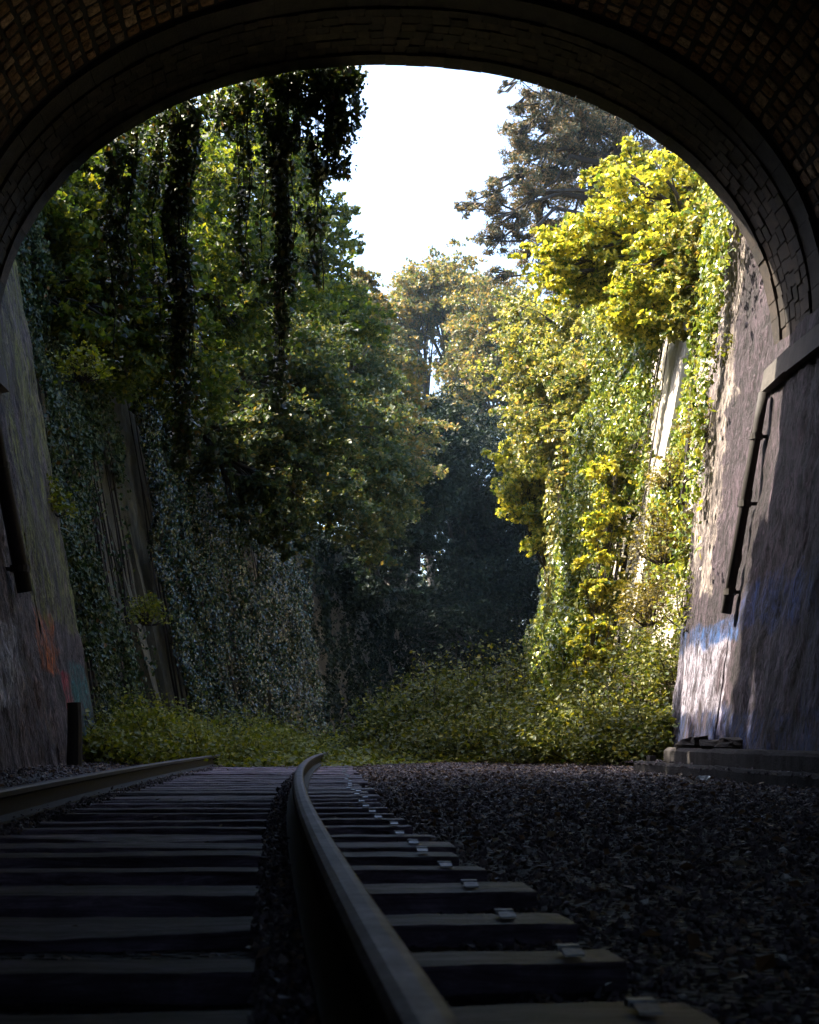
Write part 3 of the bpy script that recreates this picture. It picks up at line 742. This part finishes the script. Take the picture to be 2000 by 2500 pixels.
strand('bushy black ivy clump silhouetted against the white sky', [(808, 95, 55, 430, 2.0), (775, 70, 16, 700, .8), (740, 80, 50, 270, .7), (820, 52, 35, 330, .5)], .064, 8000, 55)

# ---- trees
def tree(name, label, base, blobs, n, size, m, seed, group=None, cat='tree', clus=26, trunk_r=.22, flat=.55, shape=LEAF4, aspect=1.0, bias=(0, 0, .7), spread=.75, tip=(0, 0, -.6), csz=.30, trunk_m='bark', limbs=True):
    rng = np.random.default_rng(seed); C = []; b = MB()
    base = np.array(base, float)
    t = empty(name, tuple(base), label, cat, group)
    vol = [bl[3] * bl[4] * bl[5] for bl in blobs]; vs = sum(v ** .67 for v in vol)
    mid = np.array([bl[:3] for bl in blobs]).mean(0)
    fork = base + (mid - base) * .45; fork[2] = base[2] + (mid[2] - base[2]) * .55
    pts = [base + (fork - base) * q + np.array([.15 * mnoise.noise((q * 3, seed, 0)), .15 * mnoise.noise((q * 3, seed, 4)), 0]) * (1 if 0 < q else 0) for q in np.linspace(0, 1, 6)]
    b.tube(pts, [trunk_r * (1.25 - .6 * q / 5) for q in range(6)], 8)
    for bl, v in zip(blobs, vol):
        c = np.array(bl[:3]); rad = np.array(bl[3:6]); nb = int(n * v ** .67 / vs)
        k_ = max(10, int(clus * 2.2 * v ** .67 / vs))
        dirs = rng.normal(size=(k_, 3)); dirs /= np.linalg.norm(dirs, axis=1)[:, None]
        rr = rng.random(k_) ** .5 * (1 + .18 * rng.normal(size=k_).clip(-1, 1.5))
        cen = c + dirs * rr[:, None] * rad * .95
        cr = csz * .62 * rad.mean() * (.45 + 1.1 * rng.random(k_))
        wts = cr ** 2; wts = wts / wts.sum()
        for q in range(k_):
            nn = int(nb * wts[q]); ns = 5
            for _s in range(ns):
                ax = dirs[q] * .6 + rng.normal(size=3) * .8; ax[2] = ax[2] * .35 - .1; ax /= np.linalg.norm(ax)
                lat = np.cross(ax, (0, 0, 1)); lat /= np.linalg.norm(lat) + 1e-6; upv = np.cross(lat, ax)
                m_ = nn // ns; tt = rng.random(m_) ** .8; w_ = (1 - .55 * tt) * .34
                L1 = cr[q] * (1.2 + 1.0 * rng.random())
                o_ = cen[q] + rng.normal(size=3) * cr[q] * .5
                v3 = ax * (tt * L1)[:, None] + lat * (rng.normal(size=m_) * w_ * 1.4 * cr[q])[:, None] + upv * (rng.normal(size=m_) * .13 * cr[q] * flat * 2)[:, None]
                v3[:, 2] -= .16 * tt ** 2 * L1
                C.append(o_ + v3)
        if limbs:
            f2 = pts[-1] * .45 + c * .55 - np.array([0, 0, rad[2] * .35])
            b.tube([pts[-1], pts[-1] * .5 + f2 * .5 + rng.normal(size=3) * .12, f2], [trunk_r * .6, trunk_r * .5, trunk_r * .36], 6)
            for q in rng.permutation(k_)[:min(k_, 14)]:
                md = (f2 + cen[q]) / 2 + rng.normal(size=3) * .12 * rad.mean() + np.array([0, 0, .1 * rad[2]])
                b.tube([f2, md, cen[q]], [trunk_r * .28, trunk_r * .18, trunk_r * .06], 5)
                for _ in range(2):
                    e = cen[q] + rng.normal(size=3) * cr[q] * .7
                    b.tube([md, (md + e) / 2 + rng.normal(size=3) * .08, e], [trunk_r * .12, trunk_r * .08, trunk_r * .03], 4)
    C = np.concatenate(C)
    leaf_obj('crown', C, size, M[m], t, rng, bias=bias, spread=spread, tip=tip, tipspread=.7, shape=shape, aspect=aspect)
    b.build('trunk', [M[trunk_m]], t, smooth=True)
    return t
def blob(px, py, d, rpx, rpz, ry=None):
    x, y, z = P(px, py, d); r1 = rpx / 3300 * d; r2 = rpz / 3300 * d
    return (x, y, z, r1, ry if ry else r1, r2)
def top(d, side, dx=1.5): return (CX(d) + side * (base_h(9.3) + dx), d, 9.2)
TL = 'trees above the shaded wall'
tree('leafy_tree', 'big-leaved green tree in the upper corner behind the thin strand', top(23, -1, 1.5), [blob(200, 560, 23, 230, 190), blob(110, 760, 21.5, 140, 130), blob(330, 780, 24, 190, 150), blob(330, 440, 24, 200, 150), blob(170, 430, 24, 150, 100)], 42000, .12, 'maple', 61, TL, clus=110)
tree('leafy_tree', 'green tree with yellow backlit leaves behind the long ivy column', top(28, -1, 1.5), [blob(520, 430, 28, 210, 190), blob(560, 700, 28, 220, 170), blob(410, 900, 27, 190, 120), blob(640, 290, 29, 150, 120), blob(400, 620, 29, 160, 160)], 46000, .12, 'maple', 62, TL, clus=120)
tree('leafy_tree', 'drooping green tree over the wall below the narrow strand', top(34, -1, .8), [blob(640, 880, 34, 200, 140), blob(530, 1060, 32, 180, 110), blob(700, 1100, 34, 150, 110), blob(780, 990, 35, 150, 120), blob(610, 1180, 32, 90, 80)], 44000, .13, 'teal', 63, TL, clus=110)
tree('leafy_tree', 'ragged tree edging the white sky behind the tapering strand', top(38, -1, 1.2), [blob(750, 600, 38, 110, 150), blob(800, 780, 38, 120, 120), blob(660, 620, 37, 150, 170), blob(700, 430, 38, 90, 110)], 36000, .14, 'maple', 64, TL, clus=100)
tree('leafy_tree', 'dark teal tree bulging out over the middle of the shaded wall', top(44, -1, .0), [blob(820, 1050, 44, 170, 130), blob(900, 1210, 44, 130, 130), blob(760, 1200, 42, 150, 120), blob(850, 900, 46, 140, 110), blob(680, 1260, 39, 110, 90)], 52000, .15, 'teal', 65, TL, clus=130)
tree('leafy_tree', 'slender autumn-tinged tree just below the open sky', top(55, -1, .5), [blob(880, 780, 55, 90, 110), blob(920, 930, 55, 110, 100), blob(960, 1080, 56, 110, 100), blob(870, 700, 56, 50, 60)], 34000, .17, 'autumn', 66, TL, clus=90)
tree('leafy_tree', 'deep shaded tree closing the bend under the dark conifer', top(66, -1, .0), [blob(1010, 1180, 66, 110, 110, 6), blob(980, 1330, 64, 110, 120), blob(1070, 1090, 68, 110, 80, 7), blob(960, 1450, 60, 90, 90), blob(890, 1340, 57, 100, 110), blob(960, 1260, 62, 110, 90)], 70000, .19, 'shade_dark', 67, TL, clus=100)
tree('leafy_tree', 'tall dense tree added behind the teal tree, shading the hollow, hiding low sky', (-9, 72, 9.3), [blob(640, 860, 76, 190, 190, 9), blob(760, 1000, 76, 160, 140, 8), blob(560, 1060, 66, 200, 150, 9), blob(820, 860, 80, 90, 110, 8)], 40000, .24, 'teal', 68, TL, clus=120, trunk_r=.4)  # mostly hidden tree, added to keep the sun off the hollow
tree('leafy_tree', 'unseen shade tree added on the bank top above the mossy pier', (-9.5, 23, 9.5), [(-8.8, 19.5, 11.0, 2.4, 3.5, 2.0), (-9.5, 25, 11.3, 2.8, 4, 2.2), (-7.4, 19.5, 9.4, 1.5, 2.2, 1.2)], 60000, .18, 'maple', 69, TL, clus=60)  # out of view, added to throw shade on brambles and floor
TC = 'trees in the distance'
tree('autumn_tree', 'rounded orange-brown autumn tree in the middle distance left of the pine', (4, 96, 9), [blob(1090, 710, 96, 120, 90), blob(990, 790, 95, 90, 100), blob(1150, 850, 96, 100, 80)], 42000, .24, 'autumn', 71, TC, clus=130, spread=1.1, trunk_r=.35)
tree('autumn_tree', 'green and gold distant tree right of the orange-brown one', (9, 90, 9), [blob(1210, 780, 90, 120, 130), blob(1190, 940, 90, 120, 100), blob(1130, 990, 88, 80, 60), blob(1290, 880, 90, 70, 120)], 42000, .23, 'autumn', 72, TC, clus=120, spread=1.1, trunk_r=.35)
tree('leafy_tree', 'shade-dark tree filling the dark hollow at the end of the cutting', (6, 84, -.3), [blob(1180, 1160, 78, 150, 100, 9), blob(1230, 1270, 78, 120, 120, 6), blob(1120, 1290, 76, 120, 110, 6), blob(1190, 1420, 76, 150, 100, 5), blob(1100, 1540, 74, 130, 100, 4), blob(1250, 1540, 75, 130, 130, 4), blob(1290, 1400, 76, 80, 110, 4), blob(1300, 1150, 78, 80, 110, 6)], 95000, .20, 'shade_dark', 73, TC, clus=170, trunk_r=.4)  # leaf colour darkened to carry the shade at the bend
tree('leafy_tree', 'dusky tree behind the dark hollow, tallest on the bend', (2, 100, 9), [blob(980, 1010, 104, 60, 50), blob(1070, 1030, 100, 90, 60), blob(925, 880, 100, 60, 110)], 22000, .25, 'autumn', 74, TC, clus=70, trunk_r=.35)
# right hand side
TR = 'trees above the sunny wall'
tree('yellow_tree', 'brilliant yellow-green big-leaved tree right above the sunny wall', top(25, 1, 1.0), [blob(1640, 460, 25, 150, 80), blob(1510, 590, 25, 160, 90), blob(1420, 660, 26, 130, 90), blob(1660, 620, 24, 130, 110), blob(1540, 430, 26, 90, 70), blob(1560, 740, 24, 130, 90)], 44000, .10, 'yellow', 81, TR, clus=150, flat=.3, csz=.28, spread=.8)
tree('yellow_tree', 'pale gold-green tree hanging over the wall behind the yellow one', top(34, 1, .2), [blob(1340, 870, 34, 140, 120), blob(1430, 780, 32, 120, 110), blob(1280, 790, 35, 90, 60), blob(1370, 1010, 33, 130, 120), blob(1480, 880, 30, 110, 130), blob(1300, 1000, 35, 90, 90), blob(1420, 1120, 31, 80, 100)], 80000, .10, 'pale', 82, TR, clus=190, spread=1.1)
tree('yellow_tree', 'small bright yellow tree leaning out over the dark hollow', (CX(40) + 4.6, 40, -.3), [blob(1310, 1200, 38, 95, 75), blob(1290, 1110, 38, 70, 60), blob(1340, 1290, 38, 60, 60)], 20000, .12, 'yellow', 83, TR, clus=70, trunk_r=.10)
tree('yellow_tree', 'low yellow-leaved sapling catching sun at the wall foot', (CX(24) + 3.6, 24, -.3), [blob(1460, 1560, 24, 50, 110), blob(1430, 1660, 24, 50, 60), blob(1475, 1430, 24.3, 50, 90), blob(1490, 1290, 24.6, 55, 90), blob(1500, 1150, 25, 60, 90)], 15000, .095, 'yellow', 84, TR, clus=50, trunk_r=.05)
tree('leafy_tree', 'loose golden foliage leaning on the wall top beside the arch', top(19.5, 1, .8), [blob(1790, 560, 19.5, 100, 90), blob(1720, 650, 19.5, 90, 80), blob(1840, 650, 18.2, 60, 80), blob(1690, 760, 19.5, 50, 90)], 14000, .09, 'pale', 85, TR, clus=70, trunk_r=.08)
# ivied trunk
rng = np.random.default_rng(77)
x0, y0, _ = P(1365, 1600, 33)
t = empty('ivied_trunk', (x0, y0, -.4), 'straight tree trunk wrapped in ivy standing before the dark hollow', 'tree')
b = MB(); b.tube([(x0, y0, -.4), (x0 + .05, y0, 3), (x0 + .1, y0, 7.5)], [.2, .17, .1], 8); b.build('trunk', [M['bark']], t)
n = 5200; th = rng.random(n) * 2 * math.pi; z = -.3 + 7.6 * rng.random(n); rr = .2 + .22 * rng.random(n) + .15 * np.array([mnoise.noise((zz, tt, 2)) for zz, tt in zip(z, th)])
leaf_obj('foliage', np.stack([x0 + .05 + rr * np.cos(th), y0 + rr * np.sin(th), z], 1), .10, M['pale'], t, rng, bias=np.stack([np.cos(th), np.sin(th), .3 + 0 * th], 1), spread=.4)

# pines
def pine(name, label, base, tips, n, seed, size=.20, group=None, trunk_top=None, tr=.35):
    """tips: (px,py,d,r_px) tufted limb masses, each carried by a limb from the trunk"""
    rng = np.random.default_rng(seed); b = MB(); C = []; base = np.array(base, float); tt = np.array(trunk_top, float)
    t = empty(name, tuple(base), label, 'tree', group)
    b.tube([base + (tt - base) * q for q in np.linspace(0, 1, 6)], [tr * (1 - .13 * q) for q in range(6)], 8)
    W = sum(q[3] ** 2 for q in tips)
    for (px, py, d, r_) in tips:
        e = np.array(P(px, py, d)); rm = r_ / 3300 * d
        s0 = base + (tt - base) * np.clip((e[2] + 1.5 - base[2]) / (tt[2] - base[2]), .2, .98)
        md = (s0 + e) / 2 + np.array([0, 0, .7]) + rng.normal(size=3) * .2
        m2 = (md + e) / 2 + rng.normal(size=3) * .25; b.tube([s0, md, m2, e], [.10, .07, .045, .02], 5)
        nt_ = max(5, int(26 * r_ / 80)); per = int(n * r_ ** 2 / W / nt_)
        for _ in range(nt_):
            a = rng.normal(size=3); a /= np.linalg.norm(a); c = e + a * rm * rng.random() ** .4 * np.array([1.05, 1, .75]); ll = rm * .30 * (.6 + .8 * rng.random())
            b.tube([md * .2 + e * .8, (e + c) / 2 + rng.normal(size=3) * .08, c], [.04, .025, .012], 4)
            q = rng.normal(size=(per, 3)); q /= np.linalg.norm(q, axis=1)[:, None]
            q *= (rng.random(per) ** .6)[:, None] * ll; q[:, 2] *= .65; q[:, 2] += .1 * ll
            C.append(c + q)
    C = np.concatenate(C)
    leaf_obj('crown', C, size, M['pine'], t, rng, bias=(0, 0, .2), spread=1, tip=(0, 0, .5), tipspread=.8, aspect=.42)
    b.build('trunk', [M['bark']], t, smooth=True)
PT = [(1350, 250, 44, 95), (1450, 330, 45, 110), (1330, 370, 44, 85), (1560, 300, 46, 100), (1250, 430, 43, 60), (1190, 480, 42.5, 48), (1140, 505, 42, 32), (1230, 530, 43, 60), (1400, 480, 46, 90), (1200, 590, 43, 48), (1290, 620, 44, 60),
      (1220, 680, 43.5, 36), (1370, 600, 46, 80), (1270, 320, 43.5, 40), (1290, 240, 44, 36), (1230, 215, 43, 18), (1260, 260, 43, 24), (1640, 380, 46, 90), (1480, 230, 45, 70), (1350, 690, 47, 60), (1400, 400, 46, 90), (1500, 400, 47, 100), (1300, 300, 44.5, 70), (1420, 280, 45, 80), (1310, 500, 45, 70), (1380, 340, 45, 80), (1450, 560, 47, 80), (1330, 560, 46, 60), (1590, 220, 45, 80), (1290, 480, 44, 60), (1340, 430, 44.5, 60), (1250, 560, 43.5, 50), (1270, 380, 44, 45)]
pine('pine_tree', 'tall dark blue-green pine leaning into the sky above the yellow tree', (P(1540, 0, 46)[0], 46, 9.2), PT, 100000, 91, .12, TR, (P(1500, 0, 45)[0], 45, 24))
PT2 = [(1010, 960, 74, 22), (990, 1000, 74, 34), (1030, 1010, 74, 38), (1000, 1050, 74, 48), (1050, 1060, 74, 44), (1010, 930, 74, 12)]
pine('conifer', 'small dark conifer standing against the gap of light in the middle', (P(1012, 0, 74)[0], 74, 9.2), PT2, 12000, 92, .2, TC, (P(1012, 0, 74)[0], 74, 20))
for i, (px, lab) in enumerate(((998, 'left of two slim bare trunks in the bright gap'), (1010, 'right of two slim bare trunks in the bright gap'))):
    b = MB(); x, y, z = P(px, 0, 112); b.tube([(x, y, 9), (x + .3, y, 24), (x - .1, y, 38)], [.32, .26, .16], 7)
    b.tube([(x + .3, y, 24), (x + 1.2, y, 28), (x + 1.6, y, 33)], [.12, .09, .05], 5)
    tag(b.build('bare_trunk', [M['bark']]), lab, 'tree trunk', 'slim trunks in the gap')

# ---- shrubs
def shrub(name, label, x, y, z, rx, ry, rz, n, size, m, seed, group, cat='shrub', spikes=10):
    rng = np.random.default_rng(seed); t = empty(name, (x, y, z), label, cat, group); C = []; b = MB()
    ks = 26
    for i in range(ks):
        th = rng.random() * 2 * math.pi; q = rng.random() ** .6; hh = rng.random() ** .8
        e = np.array([x + math.cos(th) * rx * q, y + math.sin(th) * ry * q, z + rz * (1.02 - .55 * q * q) * hh])
        s0 = np.array([x + (e[0] - x) * .3, y + (e[1] - y) * .3, z])
        b.tube([s0, (s0 + e) / 2 + rng.normal(size=3) * .06, e], [.014, .01, .005], 4)
        nn = n // ks; v = rng.normal(size=(nn, 3)) * np.array([.19 * rx + .05, .19 * ry + .05, .11 * rz + .04]); C.append(e + v)
    for i in range(spikes):
        th = rng.random() * 2 * math.pi; q = rng.random(); e = np.array([x + math.cos(th) * rx * q, y + math.sin(th) * ry * q, z + rz * (1.0 + .28 * rng.random())])
        s0 = e - np.array([rng.normal() * .1, 0, rz * .5]); b.tube([s0, e], [.008, .004], 4)
        kk = 16; tt_ = rng.random(kk)[:, None]; C.append(s0 + (e - s0) * tt_ + rng.normal(size=(kk, 3)) * .05)
    C = np.concatenate(C); C = C[C[:, 2] > z + .01]
    leaf_obj('foliage', C, size, M[m], t, rng, bias=(0, -.2, .9), spread=.6, tip=(0, 0, -.2), tipspread=.9)
    b.build('stem', [M['vine']], t)
BG = 'brambles filling the cutting floor'
specs = [(980, 1790, 26, 1.1, 1.1), (1060, 1720, 27, 1.3, 1.7), (1150, 1700, 25, 1.2, 1.5), (1240, 1680, 26, 1.3, 2.0), (1330, 1660, 28, 1.3, 2.2), (1400, 1700, 24, 1.1, 1.7), (1500, 1720, 22, 1.1, 1.5), (1590, 1700, 21, .9, 1.6),
         (1100, 1800, 21.6, 1.1, .75), (1220, 1800, 21, 1.1, .85), (1340, 1800, 20.3, 1.0, .9), (1450, 1800, 19.6, .95, .9), (1560, 1800, 18.8, .9, .9), (1640, 1790, 18.2, .6, .8)]
names_ = ['low bramble where the track disappears, farthest left of the thicket', 'tall bramble clump with one upright shoot beside the dark hollow', 'bramble with a yellow leaf spray rising before the dark hollow', 'broad bramble mound below the small yellow tree',
          'highest bramble mound beside the ivied trunk', 'bramble mound behind the low yellow sapling', 'bramble mound between sapling and buttress foot', 'shaded bramble against the recessed wall',
          'front bramble at the gravel edge nearest the rail', 'front bramble at the gravel edge, second from the rail', 'front bramble at the gravel edge, third from the rail', 'front bramble at the gravel edge, fourth from the rail',
          'front bramble at the gravel edge before the white painted pier', 'small bramble tuft touching the painted pier']
for i, (px, py, d, rx, rz) in enumerate(specs):
    x = P(px, 0, d)[0]; shrub('bramble', names_[i], x, d, gz(x, d) - .02, rx, rx * .8, rz * (.9, .95, 1.1, .95, .85, .9, .9, 1, .8, .95, .7, 1.1, .75, .8)[i], 5600, .068 if i >= 8 else .078, 'bramble', 200 + i, BG)
FG = 'low green plants along the shaded side'
fs = [(250, 17.4, .55, .55), (330, 18.6, .7, .7), (440, 19.6, .8, .6), (540, 20.8, .8, .5), (640, 22.2, .9, .5), (300, 21.5, 1.0, .9), (420, 24, 1.2, .9), (560, 26.5, 1.3, .8), (700, 27, 1.2, .6)]
fn = ['yellow-green weed clump at the foot of the mossy pier', 'yellow-green weed clump beside the end of the rusty rail', 'feathery fern clump where the rusty rail ends', 'fern clump spreading over the sleepers', 'low fern patch between the two rails far off',
      'taller weed clump under the dark ivy', 'weed clump at the foot of the slanting buttress', 'weed clump past the slanting buttress', 'pale far weed clump at the bend of the shaded wall']
for i, (px, d, rx, rz) in enumerate(fs):
    x = P(px, 0, d)[0]; shrub('weed_clump', fn[i], x, d, gz(x, d) - .02, rx, rx * .8, rz, 3600, .065, 'fern', 300 + i, FG, spikes=5)
WG = 'small shrubs rooted in the sunny wall'
for i, (px, py, d, r_, lab, n_) in enumerate(((1700, 1500, 17.9, .42, 'yellowish shrub sprouting from the wall above the white paint', 1500), (1620, 1330, 20.3, .45, 'brown-green shrub high in the recess of the sunny wall', 1800), (1590, 1480, 21.0, .5, 'dense shrub lower in the recess of the sunny wall', 2400),
        (1650, 1620, 19.3, .5, 'dark shrub at the foot of the recess beside the painted pier', 2200), (1545, 1600, 22.3, .5, 'shrub beneath the slanting pale buttress edge', 2200), (1720, 1050, 17.7, .24, 'tuft of dry yellow twigs on the pale pier', 500), (1640, 1170, 20, .3, 'dry golden tuft under the hanging slab', 800), (1810, 860, 17, .2, 'yellow tuft just under the arch edge', 400))):
    x, y, z = P(px, py, d); shrub('wall_shrub', lab, x, y, z - r_ * .6, r_, r_, r_ * 1.7, n_, .06, 'wallplant' if i in (1, 2, 5, 6) else 'bramble' if i in (3, 4) else 'fern', 400 + i, WG, spikes=6)
# small tufts on the shaded pier
for i, (px, py, d, r_, lab) in enumerate(((120, 1230, 17.8, .25, 'mossy leaf tuft halfway up the mossy pier'), (200, 900, 19, .35, 'pale yellowish creeper tuft high on the ivy'), (360, 1500, 25, .4, 'hanging leaf tuft across the slanting buttress'))):
    x, y, z = P(px, py, d); shrub('creeper_tuft', lab, x, y, z - r_ * .5, r_, r_, r_ * 1.3, 600, .07, 'fern', 450 + i, 'tufts on the shaded wall', 'creeper', spikes=3)
# ground cover
rng = np.random.default_rng(5); n = 60000
d = 18.6 + 42 * rng.random(n) ** 1.7; h = -4.3 + 8.4 * rng.random(n)
keep = d > 20.6 - np.abs(h - .3) * .5 + .6 * np.array([mnoise.noise((a, b_, 0)) for a, b_ in zip(h * 1.3, d)])
d, h = d[keep], h[keep]; X = CX(d) + h
Z = np.array([gz(a, c_) + .02 + .30 * max(0, .35 + mnoise.noise((a * 1.1, c_ * .9, 4))) * q for a, c_, q in zip(X, d, rng.random(len(d)))])
gc = leaf_obj('ground_cover', np.stack([X, d, Z], 1), .085, M['fern'], None, rng, bias=(0, -.1, 1), spread=.5, tip=(0, -.3, 0), tipspread=1)
tag(gc, 'low creeping weeds covering the cutting floor beyond the gravel', 'weeds', kind='stuff')
# fallen dead leaves on the ballast
rng = np.random.default_rng(6); n = 5200
d = 1.2 + 19 * rng.random(n) ** .8; h = -3.4 + 6.7 * rng.random(n); X = CX(d) + h
offr = X - XR(d); ok = ~((offr > -2.1) & (offr < .6) & (rng.random(n) < .75)); X, d = X[ok], d[ok]
Z = np.array([gz(a, c_) + .025 + .012 * q for a, c_, q in zip(X, d, rng.random(len(d)))])
M['dead'] = leaf_mat('dead_leaf', [(0, (.05, .025, .012)), (.5, (.13, .065, .03)), (.9, (.24, .13, .06)), (1, (.4, .33, .22))], .1, .6, (1, 1, 1))
dl = leaf_obj('leaf_litter', np.stack([X, d, Z], 1), .045, M['dead'], None, rng, bias=(0, 0, 1), spread=.35, tip=(1, 0, 0), tipspread=1)
tag(dl, 'brown fallen leaves scattered over the ballast and between the rails', 'leaf litter', kind='stuff')
# background wood on both plateaus
rng = np.random.default_rng(15); C = []
for i in range(150):
    side = -1 if i % 2 else 1
    d = rng.uniform(35, 150); x = CX(d) + side * rng.uniform(13, 34); r_ = rng.uniform(2, 4); z = 9 + rng.uniform(1, 7)
    v = rng.normal(size=(420, 3)); v /= np.linalg.norm(v, axis=1)[:, None]; C.append(np.array([x, d, z]) + v * r_ * (rng.random((420, 1)) ** .4))
wd = leaf_obj('distant_wood', np.concatenate(C), .38, M['teal'], None, rng, bias=(0, 0, .4), spread=.9)
tag(wd, 'dim mass of woodland behind the trees on both banks', 'wood', kind='stuff')

# ---- air
b = MB(); b.box((20, 125, 30), (260, 190, 31.8)); m, nt, out = mat('air'); v = N(nt, 'VolumePrincipled'); v.inputs['Color'].default_value = (.55, .78, 1, 1)
v.inputs['Density'].default_value = .0002; v.inputs['Anisotropy'].default_value = .25; nt.links.new(v.outputs[0], out.inputs['Volume'])
hz = b.build('haze', [m]); tag(hz, kind='stuff')
